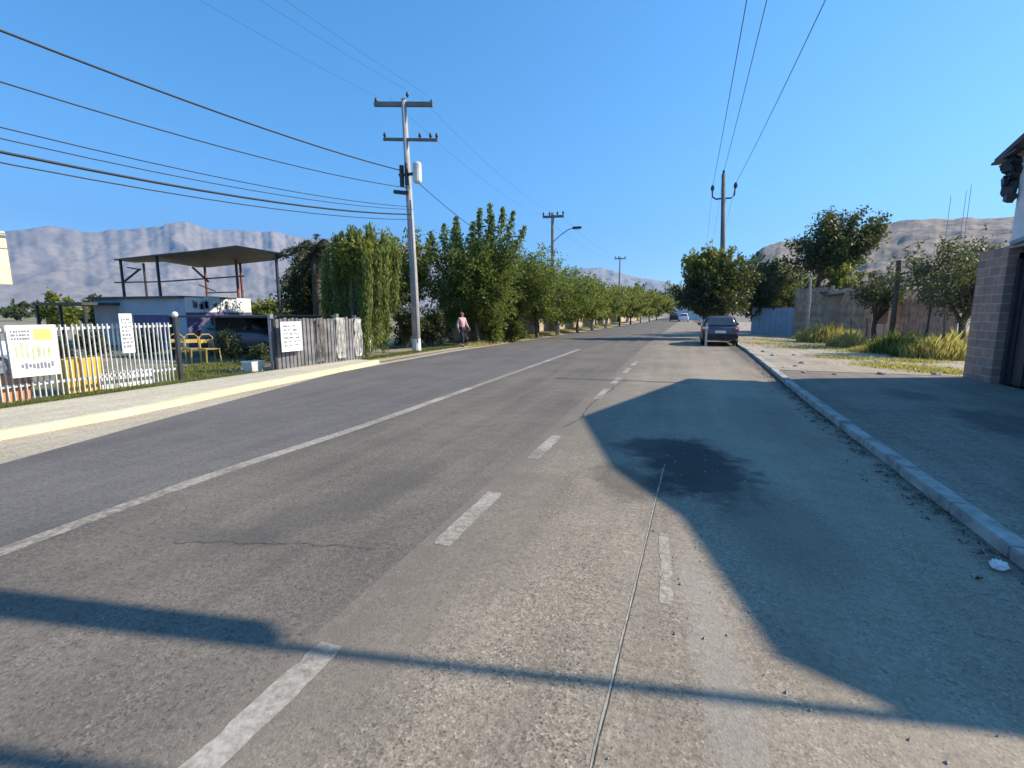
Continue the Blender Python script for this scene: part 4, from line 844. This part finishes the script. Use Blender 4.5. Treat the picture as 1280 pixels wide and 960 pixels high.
# yard things seen through the pickets
def crate(label, loc, sx, sy, h, mat, rz=0.):
    t = thing('container', label, 'container', loc, rz, None); bm = bmesh.new()
    for z in (0,): 
        vb = [bm.verts.new((x*sx/2*.86, y*sy/2*.86, 0)) for x, y in ((-1, -1), (1, -1), (1, 1), (-1, 1))]; vt = [bm.verts.new((x*sx/2, y*sy/2, h)) for x, y in ((-1, -1), (1, -1), (1, 1), (-1, 1))]; vi = [bm.verts.new((x*sx/2*.9, y*sy/2*.9, h)) for x, y in ((-1, -1), (1, -1), (1, 1), (-1, 1))]; vj = [bm.verts.new((x*sx/2*.8, y*sy/2*.8, .04)) for x, y in ((-1, -1), (1, -1), (1, 1), (-1, 1))]
        bm.faces.new(vb[::-1]); bm.faces.new(vj)
        for i in range(4):
            j = (i+1) % 4; bm.faces.new((vb[i], vb[j], vt[j], vt[i])); bm.faces.new((vt[i], vt[j], vi[j], vi[i])); bm.faces.new((vi[i], vi[j], vj[j], vj[i]))
    bobj('shell', bm, mat, t); bm = bmesh.new(); 
    for s in (-1, 1): box(bm, -sx/2-.012, sx/2+.012, s*(sy/2)-.012 if s > 0 else -sy/2-.012, s*(sy/2)+.012, h-.05, h+.004)
    bobj('rim', bm, mat, t); return t
for i, (px, X, h, s, m_, lab) in enumerate([(86, -11.6, .68, .34, 'yellowpl', 'left of two tall yellow bins behind the picket fence'), (106, -11.6, .70, .42, 'yellowpl', 'right and wider of two tall yellow bins behind the picket fence'), (6, -11.5, .5, .5, 'orangepl', 'faded orange bin behind the fence at the left edge')]):
    y = AX(px, 450, X)[1]; crate(lab, (X, y, 0), s, s*.9, h, m_)
for i, px in enumerate((132, 148, 162, 178)):
    y = AX(px, 480, -11.5)[1]; crate(['leftmost', 'second', 'third', 'rightmost'][i]+' white planter box in the low row behind the pickets', (-11.5, y, 0), .3, .33, .34, 'whitepaint')
y = AX(332, 455, -10.7)[1]; crate('pale grey box on the ground beside the gateway post', (-10.75, 9.75, 0), .35, .42, .33, 'whitemetal')
def chair(label, loc, rz):
    t = thing('garden_chair', label, 'chair', loc, rz, 'yellow chairs in the yard'); bm = bmesh.new(); box(bm, -.22, .22, -.22, .22, .42, .46, bev=.01); bobj('seat', bm, 'chairy', t)
    bm = bmesh.new(); tube(bm, [(-.2, .22, .46), (-.2, .27, .8), (-.1, .28, .9), (.1, .28, .9), (.2, .27, .8), (.2, .22, .46)], .02, 6); box(bm, -.17, .17, .245, .26, .62, .74); bobj('backrest', bm, 'chairy', t)
    for x in (-.19, .19):
        for y in (-.19, .19): bm = bmesh.new(); tube(bm, [(x, y, .43), (x*1.15, y*1.15, 0)], .018, 6); bobj('leg', bm, 'chairy', t)
for i, px in enumerate((226, 241, 256)): p = AY(px, 440, 11.3); chair(['left', 'middle', 'right'][i]+' of three yellow chairs under the dark canopy', (p[0], 11.3+.1*i, 0), math.pi*.5-.3)
Y0 = 15.
def yx(px, Y=Y0): return AY(px, 391, Y)[0]
def yz(py, px, Y=Y0): return AY(px, py, Y)[2]
# low building whose corner faces the road: shade painted blue grey on the near side, white side towards the street
YB = 16.; Xc = yx(232, YB); Ye = AX(314, 391, Xc)[1]; zt1 = yz(373, 200, YB)
t = thing('yard_building', 'low flat roofed building, blue grey on the near side and white towards the street', 'building', (Xc, YB, 0))
Lw = Xc-yx(118, YB); Lb = Ye-YB; bm = bmesh.new(); box(bm, -Lw, 0, 0, Lb, 0, zt1); bobj('wall', bm, 'bluewall', t)
n4 = 4
for k in range(n4): bm = bmesh.new(); box(bm, .002, .05, Lb*k/n4+.02, Lb*(k+1)/n4-.02, 1.62+.0*k, zt1+(.04, .12, .0, .07)[k]); bobj('parapet_panel', bm, 'whitepaint', t)
bm = bmesh.new(); box(bm, .001, .06, 0, Lb, .0, 1.6); bobj('lower_wall', bm, 'purple', t)
bm = bmesh.new(); box(bm, -Lw-.15, -.01, -.22, Lb, zt1+.002, zt1+.1); bobj('roof_edge', bm, 'roofdark', t)
bm = bmesh.new(); rs = random.Random(8)
for k in range(12): y_ = rs.uniform(.3, Lb*.6); box(bm, .0515, .056, y_, y_+rs.uniform(.05, .22), 1.75+rs.uniform(0, .15), 1.85+rs.uniform(.1, .35))
bobj('painted_marks', bm, 'smear_k', t)
bm = bmesh.new(); box(bm, -Lw*.55, -Lw*.18, -.012, -.002, .3, 1.5); bobj('shutter', bm, 'purple', t)
# dark shelter at left
t = thing('shelter', 'dark low shelter with flat roof left of the blue grey building', 'shelter', (yx(90), 15, 0)); L_ = yx(122)-yx(90)
bm = bmesh.new(); box(bm, -L_, L_, -.6, 2.2, 1.95, 2.08, bev=.01); bobj('roof', bm, 'roofdark', t)
for x in (-L_+.1, 0, L_-.1): bm = bmesh.new(); box(bm, x-.05, x+.05, -.5, -.4, 0, 1.95); bobj('post', bm, 'darksteel', t)
bm = bmesh.new(); box(bm, -L_, L_, 2.0, 2.1, 0, 1.95); bobj('back_wall', bm, 'board', t)
# dark low canopy over the yard
YC = 12.8; t = thing('low_canopy', 'low dark sheet canopy over the yard between the gate posts', 'canopy', (yx(280, YC), YC, 0)); L_ = (yx(345, YC)-yx(215, YC))/2; zc_ = yz(397, 280, YC)
bm = bmesh.new(); box(bm, -L_, L_, -.3, 3.6, zc_, zc_+.07); bobj('roof', bm, 'roofdark', t)
for x in (-L_+.06, -.2, L_-.06): bm = bmesh.new(); box(bm, x-.04, x+.04, -.25, -.17, 0, zc_); bobj('post', bm, 'darksteel', t)
bm = bmesh.new(); box(bm, -L_, L_, 3.4, 3.5, .0, zc_); bobj('back_panel', bm, 'purple', t)
tree('bush', 'low dark bush in front of the car under the canopy', 'bush', (yx(322, 11.6), 11.6), .62, (.6, .35), 1800, .09, 'leafD', 301, low=0., spread=.08, trunk=.03, fork=.1)
tree('bush', 'dark upright bush in the shade left of the canopy car', 'bush', (yx(285, 12), 12), 1.25, (.35, .35), 1800, .1, 'leafD', 302, low=0., spread=.1, trunk=.03, fork=.1)
# tall open canopy over the roof terrace
YK = 17.5; t = thing('open_canopy', 'tall open steel canopy with dark sheet roof standing over the flat roofed yard building', 'canopy', (yx(255, YK), YK, 0)); X0 = yx(255, YK)
def K(px, py, y): return (yx(px, YK+y)-X0, y, yz(py, px, YK+y))
near = [(150, 325), (205, 319), (255, 314), (302, 308), (364, 319)]; far = [(176, 328), (212, 327), (252, 334), (268, 334), (350, 325)]
bm = bmesh.new(); g0 = [[bm.verts.new(Vector(K(px, py, y))+Vector((0, 0, dz))) for (px, py) in line] for dz in (0, .06) for line, y in ((near, -1.2), (far, 3.2))]
for a_, b_ in ((g0[0], g0[1]), (g0[2], g0[3]), (g0[0], g0[2]), (g0[1], g0[3])):
    for i in range(4): bm.faces.new((a_[i], a_[i+1], b_[i+1], b_[i]))
for i in (0, 4): bm.faces.new((g0[0][i], g0[1][i], g0[3][i], g0[2][i]))
bobj('roof_sheet', bm, 'roofdark', t)
for px, m_, y, zb, pt in [(158, 'darksteel', -1.0, zt1, 325), (203, 'darksteel', -1., zt1, 320), (186, 'darksteel', 2.9, zt1, 329), (261, 'rust', 3.0, zt1, 334), (300, 'rust', 1.8, 0, 320), (305, 'rust', 2.9, 0, 326), (350, 'darksteel', -1.0, 0, 318)]:
    p = K(px, pt, y); bm = bmesh.new(); w_ = .045; box(bm, p[0]-w_, p[0]+w_, y-w_, y+w_, zb+.1*(zb > 0), p[2]+.02); bobj('post', bm, m_, t)
for a_, b_, w_, m_ in [((148, 353, -1.0), (206, 352, -1.0), .06, 'darksteel'), ((206, 352, -1.0), (308, 345, -.9), .06, 'darksteel'), ((158, 353, -.98), (181, 336, -.98), .07, 'darksteel'), ((166, 334, -1.02), (182, 337, -1.02), .06, 'darksteel'),
                       ((246, 334, -.98), (264, 352, -.98), .07, 'darksteel'), ((262, 366, 2.9), (300, 365, 2.0), .06, 'rust'), ((252, 356, 2.8), (272, 364, 2.8), .05, 'rust')]:
    bm = bmesh.new(); beam(bm, K(*a_), K(*b_), w_); bobj('brace', bm, m_, t)
for i, (px, Y, h, rx) in enumerate([(110, 11.5, 1.15, .9), (178, 12.5, 1.2, .8), (60, 9.5, 1.0, .7)]):
    tree('bush', ['dark bush behind the yellow bins and the pickets', 'dark bush behind the white planter boxes and the pickets', 'dark bush behind the big banner'][i], 'bush', (yx(px, Y), Y), h, (rx, .5), 2600, .1, 'leafD', 310+i, low=0., spread=.1, trunk=.03, fork=.1)
# ------------------------------------------------------------------ person
def skinbody(name, verts, edges, radii, mat, parent, sub=2):
    me = bpy.data.meshes.new(name); me.from_pydata(verts, edges, []); o = bpy.data.objects.new(name, me); COL.objects.link(o)
    sk = o.modifiers.new('skin', 'SKIN'); sk.use_smooth_shade = True; sub_ = o.modifiers.new('sub', 'SUBSURF'); sub_.levels = sub_.render_levels = sub
    for i, r in enumerate(radii): me.skin_vertices[0].data[i].radius = r if isinstance(r, tuple) else (r, r)
    me.skin_vertices[0].data[0].use_root = True
    me.materials.append(M[mat]); o.parent = parent; return o
def person():
    x, y = G(578, 434); t = thing('person', 'person in a pale pink long sleeved top and dark trousers walking along the left pavement', 'person', (x, y, .02), math.radians(70))
    # pelvis, spine, neck, head, arms, legs in mid stride (facing -y)
    V = [(0, 0, .88), (0, 0, 1.08), (0, .01, 1.28), (0, 0, 1.37), (0, -.01, 1.43), (0, -.02, 1.50), (0, -.02, 1.57),
         (-.17, .01, 1.31), (-.23, .07, 1.06), (-.24, .0, .84), (-.24, -.03, .78), (.17, .01, 1.31), (.24, -.04, 1.06), (.25, -.19, .88), (.25, -.23, .84),
         (-.09, 0, .84), (-.10, -.14, .46), (-.10, -.10, .08), (-.10, -.2, .04), (.09, 0, .84), (.10, .06, .46), (.10, .26, .12), (.10, .19, .04)]
    Eg = [(0, 1), (1, 2), (2, 3), (3, 4), (4, 5), (5, 6), (2, 7), (7, 8), (8, 9), (9, 10), (2, 11), (11, 12), (12, 13), (13, 14), (0, 15), (15, 16), (16, 17), (17, 18), (0, 19), (19, 20), (20, 21), (21, 22)]
    R = [(.14, .10), (.125, .095), (.14, .09), .055, .05, .082, .078, .055, .042, .032, .034, .055, .042, .032, .034, .08, .055, .038, .035, .08, .055, .038, .035]
    # five fingers each hand, rooted in the palm
    for hx, hy, hz, s in ((-.24, -.03, .78, 1), (.25, -.23, .84, -1)):
        b = len(V); root = 10 if s == 1 else 14
        for k, (dy, L) in enumerate(((-.03, .06), (-.01, .075), (.01, .07), (.03, .055))):
            V += [(hx, hy+dy, hz-.035), (hx-.006*s, hy+dy-.01, hz-.035-L*.55), (hx+.014*s, hy+dy-.012, hz-.035-L)]; j = len(V); Eg += [(root, j-3), (j-3, j-2), (j-2, j-1)]; R += [.010, .009, .008]
        V += [(hx+.02*s, hy-.035, hz-.005), (hx+.028*s, hy-.055, hz-.04)]; j = len(V); Eg += [(root, j-2), (j-2, j-1)]; R += [.011, .009]
    body = skinbody('body', V, Eg, R, 'skin', t, 2)
    # shirt
    sv = [V[0], V[1], V[2], (0, 0, 1.36), V[7], V[8], (-.24, .02, .88), V[11], V[12], (.25, -.17, .90)]; sv[0] = (0, 0, .84)
    skinbody('top', sv, [(0, 1), (1, 2), (2, 3), (2, 4), (4, 5), (5, 6), (2, 7), (7, 8), (8, 9)], [(.165, .125), (.150, .12), (.162, .115), .07, .074, .058, .046, .074, .058, .046], 'pink', t)
    skinbody('trousers', [(0, 0, .87), V[15], V[16], (-.10, -.105, .12), V[19], V[20], (.10, .245, .15)], [(0, 1), (1, 2), (2, 3), (0, 4), (4, 5), (5, 6)], [(.152, .118), .098, .072, .056, .098, .072, .056], 'trouser', t)
    for nm, p in (('shoe', ((-.10, -.06, .05), (-.10, -.22, .035))), ('shoe', ((.10, .27, .07), (.10, .14, .03)))): skinbody(nm, [p[0], p[1]], [(0, 1)], [.052, .042], 'black', t)
    skinbody('hair', [(0, .0, 1.62), (0, .045, 1.56), (0, .06, 1.44)], [(0, 1), (1, 2)], [(.105, .10), (.118, .10), (.10, .07)], 'hair', t)
    bm = bmesh.new(); bmesh.ops.create_cone(bm, segments=6, radius1=.016, radius2=.006, depth=.04, matrix=Matrix.Translation((0, -.105, 1.515)) @ Matrix.Rotation(1.2, 4, 'X')); bobj('nose', bm, 'skin', t, True)
    for s in (-1, 1):
        bm = bmesh.new(); bmesh.ops.create_uvsphere(bm, u_segments=8, v_segments=6, radius=.011, matrix=Matrix.Translation((s*.03, -.093, 1.54))); bobj('eye', bm, 'hair', t, True)
        bm = bmesh.new(); bmesh.ops.create_uvsphere(bm, u_segments=8, v_segments=6, radius=.022, matrix=Matrix.Translation((s*.082, -.015, 1.525)) @ Matrix.Diagonal((.5, .8, 1.3, 1))); bobj('ear', bm, 'skin', t, True)
    bm = bmesh.new(); box(bm, -.022, .022, -.1, -.088, 1.472, 1.480); bobj('mouth', bm, 'pinkpanel', t)
person()
